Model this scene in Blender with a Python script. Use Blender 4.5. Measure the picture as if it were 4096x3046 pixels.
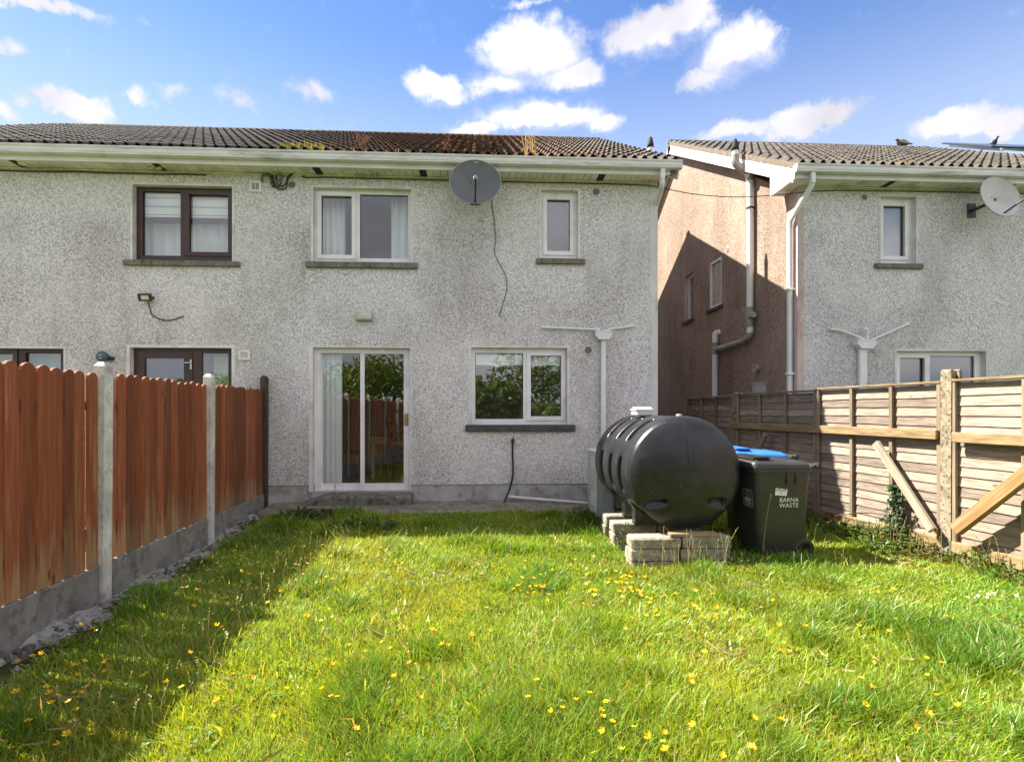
import bpy, bmesh, math, random
import numpy as np
from mathutils import Vector, Matrix, noise as mnoise

random.seed(11)
rng = np.random.default_rng(11)
R = math.radians
scene = bpy.context.scene
for o in list(bpy.data.objects):
    bpy.data.objects.remove(o)
COL = scene.collection

# ------------------------------------------------------------------ camera
CAM_H = 1.5
YAW = R(3.15)
FOC = 2212.0            # focal length in photo pixels (4096 wide)
HOR = 1641.0            # horizon row in the photograph
cam_d = bpy.data.cameras.new("camera")
cam_d.sensor_width = 36.0
cam_d.lens = 36.0 * FOC / 4096.0
cam_d.shift_y = (HOR - 1523.0) / 4096.0
cam_d.clip_start = 0.05
cam_d.clip_end = 3000
cam = bpy.data.objects.new("camera", cam_d)
cam.location = (0, 0, CAM_H)
cam.rotation_euler = (R(90), 0, -YAW)
COL.objects.link(cam)
scene.camera = cam

# ------------------------------------------------------------------ sun, sky, exposure
SUN_TO = Vector((-0.80, 0.275, 1.0)).normalized()
SUN_EL = math.asin(SUN_TO.z)
SUN_AZ = math.atan2(SUN_TO.x, SUN_TO.y)         # clockwise from +Y
sd = bpy.data.lights.new("sun", 'SUN')
sd.energy = 4.35
sd.angle = R(0.5)
sd.color = (1.0, 0.93, 0.82)
sun = bpy.data.objects.new("sun", sd)
sun.rotation_euler = (-SUN_TO).to_track_quat('-Z', 'Y').to_euler()
sun.location = (-8, 2, 14)
COL.objects.link(sun)
vs = scene.view_settings
vs.view_transform = 'Standard'
vs.look = 'None'
vs.exposure = 1.965
vs.gamma = 1.0
vs.use_curve_mapping = False
scene.cycles.use_denoising = True
scene.cycles.max_bounces = 6
scene.cycles.transparent_max_bounces = 12
scene.cycles.caustics_reflective = False
scene.cycles.caustics_refractive = False

def pix_dir(px, py):
    t = (px - 2048.0) / FOC
    v = (HOR - py) / FOC
    return Vector((t * math.cos(YAW) + math.sin(YAW), math.cos(YAW) - t * math.sin(YAW), v))

class G:
    """small node-graph helper"""
    def __init__(s, nt):
        s.nt = nt; s.n = nt.nodes; s.l = nt.links
    def node(s, t, **kw):
        n = s.n.new(t)
        for k, v in kw.items():
            setattr(n, k, v)
        return n
    def put(s, sock, v):
        if isinstance(v, bpy.types.NodeSocket):
            s.l.new(v, sock)
        elif v is not None:
            if sock.type == 'RGBA' and len(v) == 3:
                v = (*v, 1)
            sock.default_value = v
    def math(s, op, a, b=None, c=None, clamp=False):
        n = s.node('ShaderNodeMath', operation=op, use_clamp=clamp)
        s.put(n.inputs[0], a)
        if b is not None: s.put(n.inputs[1], b)
        if c is not None: s.put(n.inputs[2], c)
        return n.outputs[0]
    def vmath(s, op, a, b=None):
        n = s.node('ShaderNodeVectorMath', operation=op)
        s.put(n.inputs[0], a)
        if b is not None: s.put(n.inputs[1], b)
        return n.outputs['Value'] if op in ('LENGTH', 'DOT_PRODUCT', 'DISTANCE') else n.outputs[0]
    def mix(s, f, a, b, blend='MIX'):
        n = s.node('ShaderNodeMix', data_type='RGBA', blend_type=blend)
        s.put(n.inputs[0], f); s.put(n.inputs[6], a); s.put(n.inputs[7], b)
        return n.outputs[2]
    def step(s, x, lo, hi, a=0.0, b=1.0):
        n = s.node('ShaderNodeMapRange', interpolation_type='SMOOTHSTEP')
        s.put(n.inputs[0], x)
        n.inputs[1].default_value = lo; n.inputs[2].default_value = hi
        n.inputs[3].default_value = a; n.inputs[4].default_value = b
        return n.outputs[0]
    def noise(s, vec, scale, detail=3, rough=0.55):
        n = s.node('ShaderNodeTexNoise')
        s.put(n.inputs['Vector'], vec)
        n.inputs['Scale'].default_value = scale
        n.inputs['Detail'].default_value = detail
        n.inputs['Roughness'].default_value = rough
        return n.outputs[0]
    def voro(s, vec, scale, feature='F1', rand=1.0):
        n = s.node('ShaderNodeTexVoronoi', feature=feature)
        s.put(n.inputs['Vector'], vec)
        n.inputs['Scale'].default_value = scale
        n.inputs['Randomness'].default_value = rand
        return n.outputs[0], (n.outputs[1] if feature != 'DISTANCE_TO_EDGE' else None)
    def scale(s, vec, x, y, z):
        n = s.node('ShaderNodeMapping')
        s.put(n.inputs[0], vec)
        n.inputs['Scale'].default_value = (x, y, z)
        return n.outputs[0]
    def sep(s, vec):
        n = s.node('ShaderNodeSeparateXYZ'); s.put(n.inputs[0], vec); return n.outputs
    def bump(s, h, strength=0.5, dist=0.01):
        n = s.node('ShaderNodeBump')
        n.inputs['Strength'].default_value = strength
        n.inputs['Distance'].default_value = dist
        s.put(n.inputs['Height'], h)
        return n.outputs[0]

world = bpy.data.worlds.new("World")
scene.world = world
world.use_nodes = True
g = G(world.node_tree)
for n in list(g.n): g.n.remove(n)
sky = g.node('ShaderNodeTexSky', sky_type='NISHITA', sun_disc=False)
sky.sun_elevation = SUN_EL
sky.sun_rotation = SUN_AZ
sky.altitude = 0
sky.air_density = 1.0
sky.dust_density = 0.0
sky.ozone_density = 2.5
SKY_STR = 0.0525
# clouds: cumulus heaps given by compass bearing and height, broken up by noise
geo_dir = g.node('ShaderNodeTexCoord').outputs['Generated']
dx, dy, dz = g.sep(geo_dir)
az = g.math('ARCTAN2', dx, dy)
el = g.math('ARCSINE', dz)
warp = g.noise(geo_dir, 9.0, 5, 0.6)
warp2 = g.noise(g.vmath('ADD', geo_dir, (3.1, 7.7, 1.3)), 9.0, 5, 0.6)
warp3 = g.noise(g.vmath('ADD', geo_dir, (1.7, 2.2, 5.3)), 34.0, 6, 0.62)
wz = g.math('ADD', g.math('MULTIPLY', g.math('SUBTRACT', warp, 0.5), 0.085), g.math('MULTIPLY', g.math('SUBTRACT', warp3, 0.5), 0.035))
wv = g.math('ADD', g.math('MULTIPLY', g.math('SUBTRACT', warp2, 0.5), 0.06), g.math('MULTIPLY', g.math('SUBTRACT', warp3, 0.5), 0.03))
azw = g.math('ADD', az, wz)
elw = g.math('ADD', el, wv)
CLOUDS = [ # photo px x, y, half width, half height (as seen), weight
    (2130, 200, 230, 155, 1.0), (2260, 300, 200, 75, .9), (2020, 330, 150, 60, .72), (2600, 120, 230, 110, 1.0), (2760, 70, 150, 110, .85),
    (2950, 190, 175, 140, 1.0), (2860, 290, 160, 60, .8), (1750, 350, 145, 75, .95), (1720, 300, 70, 50, .7),
    (2180, 480, 260, 75, 1.0), (2420, 500, 90, 55, .8), (1900, 520, 120, 40, .7), (3240, 480, 200, 75, 1.0), (2960, 525, 150, 45, .8),
    (3800, 500, 220, 70, 1.0), (4060, 470, 160, 60, .8), (280, 425, 150, 70, 1.0), (560, 385, 90, 45, .55), (1250, 370, 120, 60, .42),
    (170, 10, 260, 36, .7), (40, 190, 110, 45, .5), (20, 440, 80, 50, .6), (980, 405, 130, 45, .34), (700, 375, 100, 38, .34), (1040, 85, 90, 50, .2), (580, 105, 80, 45, .26), (2150, 0, 200, 25, .4),
]
def heap_field(A, E):
    f = None
    for (cx, cy, hw, hh, wt) in CLOUDS:
        d = pix_dir(cx, cy).normalized()
        a0, e0 = math.atan2(d.x, d.y), math.asin(d.z)
        d1 = pix_dir(cx + hw, cy).normalized(); d2 = pix_dir(cx, cy - hh).normalized()
        ra = abs(math.atan2(d1.x, d1.y) - a0) * 1.27; re = abs(math.asin(d2.z) - e0) * 1.27
        u = g.math('MULTIPLY_ADD', A, 1 / ra, -a0 / ra)
        v = g.math('MULTIPLY_ADD', E, 1 / re, -e0 / re)
        r2 = g.math('ADD', g.math('MULTIPLY', u, u), g.math('MULTIPLY', v, v))
        m = g.math('MULTIPLY_ADD', g.math('SQRT', r2), -wt, wt)
        f = m if f is None else g.math('MAXIMUM', f, m)
    return f
field = heap_field(azw, elw)
lift = heap_field(azw, g.math('ADD', elw, 0.03))
under = g.step(g.math('SUBTRACT', lift, field), -0.22, 0.30)      # 1 on the undersides of the heaps
# unseen cloud round the rest of the sky, made denser to fill the shaded walls
gen = g.noise(g.scale(geo_dir, 1, 1, 1.8), 3.2, 4, 0.5)
side = g.step(g.math('ABSOLUTE', g.math('ADD', az, -YAW)), 0.78, 1.05)
genf = g.math('MULTIPLY', g.math('MULTIPLY_ADD', gen, 5.0, -1.55), side)
genf = g.math('MULTIPLY', genf, g.step(dz, 0.02, 0.1))
field = g.math('MAXIMUM', field, g.math('MINIMUM', genf, 1.0))
fine = g.noise(geo_dir, 26.0, 6, 0.62)
den = g.math('ADD', field, g.math('MULTIPLY', g.math('SUBTRACT', fine, 0.5), 0.85))
hard = g.step(den, 0.08, 0.50); soft = g.step(den, 0.0, 0.85)
cm = g.node('ShaderNodeMix', data_type='FLOAT')
g.put(cm.inputs[0], under); g.put(cm.inputs[2], hard); g.put(cm.inputs[3], soft)
cmask = g.math('MULTIPLY', cm.outputs[0], 0.92)
shade = g.step(g.math('SUBTRACT', g.math('ADD', den, g.math('MULTIPLY', g.math('SUBTRACT', warp3, 0.5), 1.6)), g.math('MULTIPLY', under, 0.45)), -0.2, 0.55)
CL = 0.288
ccol = g.mix(shade, (0.80 * CL, 0.84 * CL, 1.04 * CL), (1.0 * CL, 0.97 * CL, 1.03 * CL))
skyc = g.mix(1.0, sky.outputs[0], (SKY_STR * .84, SKY_STR * .96, SKY_STR * 1.2), 'MULTIPLY')
# thin white haze veil thickening towards the horizon, all round
veil = g.step(el, 0.62, 0.28, 0.0, 0.62)
skyc = g.mix(veil, skyc, (0.78 * CL, 0.88 * CL, 1.04 * CL))
# sun-facing clouds (those away from the sun's side of the sky) are the brightest; broad tone changes in all of them
sdot = g.vmath('DOT_PRODUCT', geo_dir, tuple(SUN_TO))
phase = g.step(sdot, 0.35, -0.7, 1.0, 1.65)
tone = g.step(g.noise(g.vmath('ADD', geo_dir, (9.0, 2.0, 4.0)), 3.6, 4, 0.55), 0.3, 0.65, 0.62, 1.12)
pt = g.math('MULTIPLY', phase, tone)
pv = g.node('ShaderNodeCombineXYZ')
for i in range(3): g.put(pv.inputs[i], pt)
ccol = g.mix(1.0, ccol, pv.outputs[0], 'MULTIPLY')
bgc = g.mix(cmask, skyc, ccol)
bg = g.node('ShaderNodeBackground')
g.put(bg.inputs[0], bgc)
bg.inputs[1].default_value = 1.0
wo = g.node('ShaderNodeOutputWorld')
g.l.new(bg.outputs[0], wo.inputs[0])

# ------------------------------------------------------------------ helpers: from photograph to place
def on_y(px, py, Y):
    d = pix_dir(px, py); k = Y / d.y
    return Vector((d.x * k, Y, CAM_H + d.z * k))
def on_x(px, py, X):
    d = pix_dir(px, py); k = X / d.x
    return Vector((X, d.y * k, CAM_H + d.z * k))
def on_z(px, py, Z):
    d = pix_dir(px, py); k = (Z - CAM_H) / d.z
    return Vector((d.x * k, d.y * k, Z))

WPOS = {}
class MB:
    """collects geometry in world coordinates and links it as one mesh object"""
    def __init__(s):
        s.v = []; s.f = []; s.mi = []; s.sm = []
        s.cur = 0; s.smooth = False
    def add(s, verts, faces, smooth=None):
        b = len(s.v)
        s.v += [tuple(p) for p in verts]
        for f in faces:
            s.f.append(tuple(i + b for i in f)); s.mi.append(s.cur)
            s.sm.append(s.smooth if smooth is None else smooth)
        return s
    def box(s, x0, x1, y0, y1, z0, z1, M=None):
        vs_ = [(x, y, z) for x in (x0, x1) for y in (y0, y1) for z in (z0, z1)]
        if M is not None: vs_ = [M @ Vector(p) for p in vs_]
        return s.add(vs_, [(0, 1, 3, 2), (4, 6, 7, 5), (0, 4, 5, 1), (2, 3, 7, 6), (0, 2, 6, 4), (1, 5, 7, 3)], False)
    def bbox(s, x0, x1, y0, y1, z0, z1, b=0.004, M=None):
        """bevelled box (24 verts, chamfered edges)"""
        bm = bmesh.new()
        bmesh.ops.create_cube(bm, size=1)
        for v in bm.verts:
            v.co = Vector(((x0 + x1) / 2 + v.co.x * (x1 - x0), (y0 + y1) / 2 + v.co.y * (y1 - y0), (z0 + z1) / 2 + v.co.z * (z1 - z0)))
        bmesh.ops.bevel(bm, geom=list(bm.edges), offset=b, segments=1, affect='EDGES')
        bm.verts.index_update()
        vs_ = [v.co.copy() for v in bm.verts]
        if M is not None: vs_ = [M @ p for p in vs_]
        fs = [[v.index for v in f.verts] for f in bm.faces]
        bm.free()
        return s.add(vs_, fs, False)
    def prism(s, poly, axis, a, b, M=None):
        """extrude a 2-D polygon between a and b along axis 'x' 'y' or 'z'"""
        n = len(poly)
        def P(p, t):
            return {'x': (t, p[0], p[1]), 'y': (p[0], t, p[1]), 'z': (p[0], p[1], t)}[axis]
        vs_ = [P(p, a) for p in poly] + [P(p, b) for p in poly]
        if M is not None: vs_ = [M @ Vector(p) for p in vs_]
        fs = [tuple(range(n)), tuple(range(2 * n - 1, n - 1, -1))] + [(i, i + n, (i + 1) % n + n, (i + 1) % n) for i in range(n)]
        return s.add(vs_, fs, False)
    def tube(s, pts, r, n=8, cap=True, r_list=None):
        pts = [Vector(p) for p in pts]
        m = len(pts); vs_ = []; fs = []
        up = None
        for i, p in enumerate(pts):
            t = (pts[min(i + 1, m - 1)] - pts[max(i - 1, 0)]).normalized()
            if up is None:
                up = t.orthogonal().normalized()
            up = (up - t * up.dot(t)).normalized()
            w = t.cross(up)
            rr = r_list[i] if r_list else r
            for k in range(n):
                a = 2 * math.pi * k / n
                vs_.append(p + up * math.cos(a) * rr + w * math.sin(a) * rr)
        for i in range(m - 1):
            for k in range(n):
                fs.append((i * n + k, i * n + (k + 1) % n, (i + 1) * n + (k + 1) % n, (i + 1) * n + k))
        s.add(vs_, fs, True)
        if cap:
            s.add([vs_[k] for k in range(n)], [tuple(range(n - 1, -1, -1))], False)
            s.add([vs_[(m - 1) * n + k] for k in range(n)], [tuple(range(n))], False)
        return s
    def lathe(s, prof, c, axis=Vector((0, 0, 1)), n=24, sx=1.0, sy=1.0, xdir=None):
        """prof: list of (radius, height along axis)"""
        axis = Vector(axis).normalized()
        x = (Vector(xdir) - axis * Vector(xdir).dot(axis)).normalized() if xdir is not None else axis.orthogonal().normalized()
        y = axis.cross(x)
        vs_ = []; fs = []
        for (r, h) in prof:
            for k in range(n):
                a = 2 * math.pi * k / n
                vs_.append(Vector(c) + axis * h + x * (r * sx * math.cos(a)) + y * (r * sy * math.sin(a)))
        for i in range(len(prof) - 1):
            for k in range(n):
                fs.append((i * n + k, i * n + (k + 1) % n, (i + 1) * n + (k + 1) % n, (i + 1) * n + k))
        s.add(vs_, fs, True)
        return s
    def ico(s, c, r, sub=2, sc=(1, 1, 1), jig=0.0, smooth=True):
        bm = bmesh.new()
        bmesh.ops.create_icosphere(bm, subdivisions=sub, radius=1)
        bm.verts.index_update()
        vs_ = []
        for v in bm.verts:
            k = 1 + jig * mnoise.noise(v.co * 2.3 + Vector(c) * 5)
            vs_.append(Vector(c) + Vector((v.co.x * r * sc[0], v.co.y * r * sc[1], v.co.z * r * sc[2])) * k)
        fs = [[v.index for v in f.verts] for f in bm.faces]
        bm.free()
        return s.add(vs_, fs, smooth)
    def grid(s, P, smooth=True, closed_u=False):
        """P: list of rows of points"""
        nr, nc = len(P), len(P[0])
        vs_ = [p for row in P for p in row]
        fs = []
        for i in range(nr - 1):
            for k in range(nc if closed_u else nc - 1):
                fs.append((i * nc + k, i * nc + (k + 1) % nc, (i + 1) * nc + (k + 1) % nc, (i + 1) * nc + k))
        return s.add(vs_, fs, smooth)
    def mesh(s, name, mats, origin):
        me = bpy.data.meshes.new(name)
        o = Vector(origin)
        me.from_pydata([(p[0] - o.x, p[1] - o.y, p[2] - o.z) for p in s.v], [], s.f)
        for m in mats: me.materials.append(m)
        me.polygons.foreach_set('material_index', s.mi)
        me.polygons.foreach_set('use_smooth', s.sm)
        me.update()
        return me
    def center(s):
        a = np.array(s.v)
        lo, hi = a.min(0), a.max(0)
        return Vector(((lo[0] + hi[0]) / 2, (lo[1] + hi[1]) / 2, (lo[2] + hi[2]) / 2))
    def build_local(s, name, mats, parent, M):
        """verts are local to M; the object itself carries the rotation"""
        o = bpy.data.objects.new(name, s.mesh(name, [mats], (0, 0, 0)))
        COL.objects.link(o)
        WPOS[o] = M.to_translation()
        o.parent = parent
        MM = M.copy(); MM.translation = M.to_translation() - (WPOS[parent] if parent else Vector((0, 0, 0)))
        o.matrix_local = MM
        return o
    def build(s, name, mats, parent=None, base=False):
        if not isinstance(mats, (list, tuple)): mats = [mats]
        c = s.center()
        if base: c.z = min(p[2] for p in s.v)
        o = bpy.data.objects.new(name, s.mesh(name, mats, c))
        COL.objects.link(o)
        WPOS[o] = c
        if parent is not None:
            o.parent = parent
            o.location = c - WPOS[parent]
        else:
            o.location = c
        return o

def empty(name, loc):
    o = bpy.data.objects.new(name, None)
    o.empty_display_size = 0.2
    o.location = loc
    COL.objects.link(o)
    WPOS[o] = Vector(loc)
    return o
def tag(o, label=None, cat=None, group=None, kind=None):
    if label: o['label'] = label
    if cat: o['category'] = cat
    if group: o['group'] = group
    if kind: o['kind'] = kind
    return o
def rounded(pts, rad=0.05, n=4):
    """round the corners of a polyline"""
    pts = [Vector(p) for p in pts]
    out = [pts[0]]
    for i in range(1, len(pts) - 1):
        a, b, c = pts[i - 1], pts[i], pts[i + 1]
        d1 = (a - b); d2 = (c - b)
        r_ = min(rad, d1.length * 0.45, d2.length * 0.45)
        p, q = b + d1.normalized() * r_, b + d2.normalized() * r_
        for k in range(n + 1):
            t = k / n
            out.append(p * (1 - t) ** 2 + b * 2 * t * (1 - t) + q * t * t)
    out.append(pts[-1])
    return out
def smooth_path(pts, n=5):
    pts = [Vector(p) for p in pts]
    P = [pts[0] * 2 - pts[1]] + pts + [pts[-1] * 2 - pts[-2]]
    out = []
    for i in range(1, len(P) - 2):
        for k in range(n):
            t = k / n
            p0, p1, p2, p3 = P[i - 1], P[i], P[i + 1], P[i + 2]
            out.append(0.5 * ((2 * p1) + (p2 - p0) * t + (2 * p0 - 5 * p1 + 4 * p2 - p3) * t * t + (3 * p1 - p0 - 3 * p2 + p3) * t ** 3))
    out.append(pts[-1])
    return out

# ------------------------------------------------------------------ materials
MATS = {}
def new_mat(name):
    m = bpy.data.materials.new(name)
    m.use_nodes = True
    gg = G(m.node_tree)
    bs = m.node_tree.nodes['Principled BSDF']
    MATS[name] = m
    return m, gg, bs
def pos(gg):
    return gg.node('ShaderNodeNewGeometry').outputs['Position']
def objc(gg):
    return gg.node('ShaderNodeTexCoord').outputs['Object']
def orand(gg):
    return gg.node('ShaderNodeObjectInfo').outputs['Random']

def simple(name, col, rough=0.5, var=0.15, scale=6, dirt=None, dirt_amt=0.4, bump=0.0, bscale=60, spec=0.5, metal=0.0, stretch=(1, 1, 1)):
    m, gg, bs = new_mat(name)
    p = pos(gg)
    n1 = gg.noise(gg.scale(p, *stretch), scale, 5, 0.6)
    dark = tuple(c * (1 - var) for c in col); light = tuple(min(1, c * (1 + var)) for c in col)
    c = gg.mix(gg.step(n1, 0.3, 0.7), dark, light)
    if dirt:
        n2 = gg.noise(gg.scale(gg.vmath('ADD', p, (7, 3, 9)), *stretch), scale * 0.6, 7, 0.68)
        c = gg.mix(gg.math('MULTIPLY', gg.step(n2, 0.48, 0.68), dirt_amt), c, dirt)
    gg.put(bs.inputs['Base Color'], c)
    rn = gg.math('MULTIPLY_ADD', n1, 0.2, rough - 0.1)
    gg.put(bs.inputs['Roughness'], rn)
    bs.inputs['Specular IOR Level'].default_value = spec
    bs.inputs['Metallic'].default_value = metal
    if bump:
        gg.put(bs.inputs['Normal'], gg.bump(gg.noise(p, bscale, 4), bump, 0.004))
    return m

def pebbledash(name, light, mid, dark, clean=(), grime=0.5, cell=40.0):
    m, gg, bs = new_mat(name)
    p = pos(gg)
    pj = gg.vmath('ADD', p, gg.vmath('SCALE', gg.node('ShaderNodeTexNoise').outputs[1], None)) if False else p
    d1, c1 = gg.voro(pj, cell)
    d2, c2 = gg.voro(gg.vmath('ADD', pj, (5.3, 1.7, 2.9)), cell * 2.1)
    r = gg.sep(c1)[0]; r2 = gg.sep(c1)[1]; r3 = gg.sep(c2)[0]
    base = gg.mix(r, mid, light)
    base = gg.mix(gg.math('MULTIPLY', gg.step(r2, 0.74, 0.9), .36), base, tuple(c * 0.62 for c in mid))
    sv_ = gg.step(gg.noise(gg.vmath('ADD', p, (2, 8, 5)), 1.3, 4, .6), .35, .65, .6, 1.0)
    base = gg.mix(gg.math('MULTIPLY', gg.step(r3, 0.86, 0.92), gg.math('MULTIPLY', sv_, .8)), base, dark)
    base = gg.mix(gg.math('MULTIPLY', gg.step(d1, 0.45, 0.65), gg.math('MULTIPLY', sv_, .52)), base, tuple(c * 0.42 for c in mid))
    # weather grime: broad cloudy patches and runs
    gr = gg.noise(gg.scale(p, 1.0, 1.0, 0.6), 0.9, 5, 0.62)
    runs = gg.noise(gg.scale(p, 5.0, 5.0, 0.35), 1.0, 5, 0.6)
    gm = gg.math('ADD', gg.math('MULTIPLY', gg.step(gr, 0.36, 0.66), 0.75), gg.math('MULTIPLY', gg.step(runs, 0.48, 0.72), 0.35))
    px_, py_, pz_ = gg.sep(p)
    wob = gg.math('MULTIPLY', gg.math('SUBTRACT', gg.noise(p, 3.0, 5, 0.6), 0.5), 0.5)
    for (x0, x1, z0, z1, ax) in clean:
        cc = px_ if ax == 'x' else py_
        a = gg.math('ABSOLUTE', gg.math('SUBTRACT', cc, (x0 + x1) / 2))
        mx = gg.step(gg.math('ADD', a, gg.math('MULTIPLY', wob, 0.25)), (x1 - x0) / 2 + 0.06, (x1 - x0) / 2 - 0.06)
        mz = gg.math('MULTIPLY', gg.step(gg.math('ADD', pz_, wob), z0 - 0.1, z0 + 0.25), gg.step(pz_, z1 + 0.02, z1 - 0.02))
        gm = gg.math('MULTIPLY', gm, gg.math('SUBTRACT', 1.0, gg.math('MULTIPLY', gg.math('MULTIPLY', mx, mz), 0.85)))
    base = gg.mix(gg.math('MULTIPLY', gm, grime, clamp=True), base, gg.mix(1.0, base, (0.56, 0.54, 0.53), 'MULTIPLY'))
    gg.put(bs.inputs['Base Color'], base)
    bs.inputs['Roughness'].default_value = 0.9
    bs.inputs['Specular IOR Level'].default_value = 0.2
    h = gg.math('ADD', gg.math('MULTIPLY', d1, -1.0), gg.math('MULTIPLY', d2, -0.4))
    gg.put(bs.inputs['Normal'], gg.bump(h, 0.5, 0.010))
    return m

def wood(name, col, worn, worn_amt=0.35, axis='z', rough=0.75, knots=True, bottom_wear=None, con=0.62):
    m, gg, bs = new_mat(name)
    oc = objc(gg)
    rnd = orand(gg)
    off = gg.node('ShaderNodeCombineXYZ')
    gg.put(off.inputs[0], gg.math('MULTIPLY', rnd, 37.0)); gg.put(off.inputs[1], gg.math('MULTIPLY', rnd, 91.0)); gg.put(off.inputs[2], gg.math('MULTIPLY', rnd, 53.0))
    q = gg.vmath('ADD', oc, off.outputs[0])
    st = {'z': (9, 9, 0.55), 'x': (0.55, 9, 9), 'y': (9, 0.55, 9)}[axis]
    q2 = gg.scale(q, *st)
    grain = gg.noise(q2, 4.0, 6, 0.6)
    fine = gg.noise(q2, 16.0, 4, 0.6)
    dark = tuple(c * con for c in col); light = tuple(min(1, c * 1.15) for c in col)
    c = gg.mix(gg.step(grain, 0.3, 0.7), dark, light)
    c = gg.mix(gg.math('MULTIPLY', gg.step(fine, 0.5, 0.75), 0.45), c, dark)
    wn = gg.noise(gg.scale(q, *[x * .6 for x in st]), 2.2, 6, 0.7)
    wf = gg.math('MULTIPLY', gg.step(wn, 0.55, 0.66), worn_amt)
    if bottom_wear is not None:
        z = gg.sep(pos(gg))[2]
        b = gg.step(gg.math('ADD', z, gg.math('MULTIPLY', gg.math('SUBTRACT', wn, 0.5), 1.8)), bottom_wear + 0.25, bottom_wear - 0.1)
        wf = gg.math('MAXIMUM', wf, gg.math('MULTIPLY', b, 0.75))
    c = gg.mix(wf, c, worn)
    hv = gg.math('MULTIPLY_ADD', rnd, 0.6, 0.66)
    cv = gg.node('ShaderNodeCombineXYZ')
    for i in range(3): gg.put(cv.inputs[i], hv)
    c = gg.mix(1.0, c, cv.outputs[0], 'MULTIPLY')
    if knots:
        kd, _ = gg.voro(gg.scale(q, *[1 if x > 1 else 0.35 for x in st]), 5.0)
        c = gg.mix(gg.math('MULTIPLY', gg.step(kd, 0.085, 0.05), 0.8), c, tuple(c_ * 0.3 for c_ in col))
    gg.put(bs.inputs['Base Color'], c)
    bs.inputs['Roughness'].default_value = rough
    bs.inputs['Specular IOR Level'].default_value = 0.3
    gg.put(bs.inputs['Normal'], gg.bump(gg.math('ADD', grain, gg.math('MULTIPLY', fine, 0.5)), 0.5, 0.006))
    return m

def concrete(name, col, dirt=(0.05, 0.045, 0.035), amt=0.5, moss=None, scale=7):
    m, gg, bs = new_mat(name)
    p = pos(gg)
    n1 = gg.noise(p, scale, 7, 0.65); n2 = gg.noise(gg.vmath('ADD', p, (4, 9, 2)), scale * 2.2, 7, 0.7)
    c = gg.mix(gg.step(n1, 0.3, 0.7), tuple(x * 0.72 for x in col), tuple(min(1, x * 1.2) for x in col))
    c = gg.mix(gg.math('MULTIPLY', gg.step(n2, 0.50, 0.64), amt), c, dirt)
    if moss:
        n3 = gg.noise(gg.vmath('ADD', p, (1, 5, 8)), scale * 0.7, 5, 0.7)
        c = gg.mix(gg.math('MULTIPLY', gg.step(n3, 0.55, 0.7), 0.7), c, moss)
    gg.put(bs.inputs['Base Color'], c)
    bs.inputs['Roughness'].default_value = 0.92
    bs.inputs['Specular IOR Level'].default_value = 0.25
    gg.put(bs.inputs['Normal'], gg.bump(gg.math('ADD', n2, gg.math('MULTIPLY', gg.noise(p, 90, 3), 0.6)), 0.6, 0.008))
    return m

def glass_mat(name, ior=2.05, tint=(0.975, 0.99, 0.985)):
    m = bpy.data.materials.new(name); m.use_nodes = True
    gg = G(m.node_tree)
    for n in list(gg.n): gg.n.remove(n)
    tr = gg.node('ShaderNodeBsdfTransparent'); tr.inputs[0].default_value = (*tint, 1)
    gl = gg.node('ShaderNodeBsdfGlossy'); gl.inputs['Roughness'].default_value = 0.004
    w = gg.noise(pos(gg), 1.6, 2)
    gg.put(gl.inputs['Normal'], gg.bump(w, 0.05, 0.02))
    gi = gg.node('ShaderNodeNewGeometry')
    cs = gg.math('ABSOLUTE', gg.vmath('DOT_PRODUCT', gi.outputs['Incoming'], gi.outputs['True Normal']))
    f0 = ((ior - 1) / (ior + 1)) ** 2
    fac = gg.math('MULTIPLY_ADD', gg.math('POWER', gg.math('SUBTRACT', 1.0, cs), 5.0), 1 - f0, f0)
    mx = gg.node('ShaderNodeMixShader')
    gg.l.new(fac, mx.inputs[0]); gg.l.new(tr.outputs[0], mx.inputs[1]); gg.l.new(gl.outputs[0], mx.inputs[2])
    out = gg.node('ShaderNodeOutputMaterial'); gg.l.new(mx.outputs[0], out.inputs[0])
    MATS[name] = m
    return m

def leafy(name, a, b, trans=0.4, attr=None):
    m = bpy.data.materials.new(name); m.use_nodes = True
    gg = G(m.node_tree)
    for n in list(gg.n): gg.n.remove(n)
    if attr:
        at = gg.node('ShaderNodeAttribute'); at.attribute_name = attr
        c = at.outputs['Color']
    else:
        p = pos(gg)
        c = gg.mix(gg.step(gg.noise(p, 9, 3), 0.35, 0.65), a, b)
    df = gg.node('ShaderNodeBsdfDiffuse'); tr = gg.node('ShaderNodeBsdfTranslucent'); gl = gg.node('ShaderNodeBsdfGlossy')
    gl.inputs['Roughness'].default_value = 0.42
    gg.put(df.inputs[0], c); gg.put(tr.inputs[0], gg.mix(1.0, c, (1.9, 1.3, 0.5), 'MULTIPLY'))
    m1 = gg.node('ShaderNodeMixShader'); m1.inputs[0].default_value = trans
    gg.l.new(df.outputs[0], m1.inputs[1]); gg.l.new(tr.outputs[0], m1.inputs[2])
    m2 = gg.node('ShaderNodeMixShader'); m2.inputs[0].default_value = 0.035
    gg.l.new(m1.outputs[0], m2.inputs[1]); gg.l.new(gl.outputs[0], m2.inputs[2])
    out = gg.node('ShaderNodeOutputMaterial'); gg.l.new(m2.outputs[0], out.inputs[0])
    MATS[name] = m
    return m
# ------------------------------------------------------------------ shared dimensions
YF = 8.2                                   # rear faces of both houses
EAVE_Y, EAVE_Z = 7.82, 5.07
RIDGE_Y, RIDGE_Z = 13.36, 8.07
PITCH = math.atan2(RIDGE_Z - EAVE_Z, RIDGE_Y - EAVE_Y)
SOFF_Z = 4.93

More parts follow.
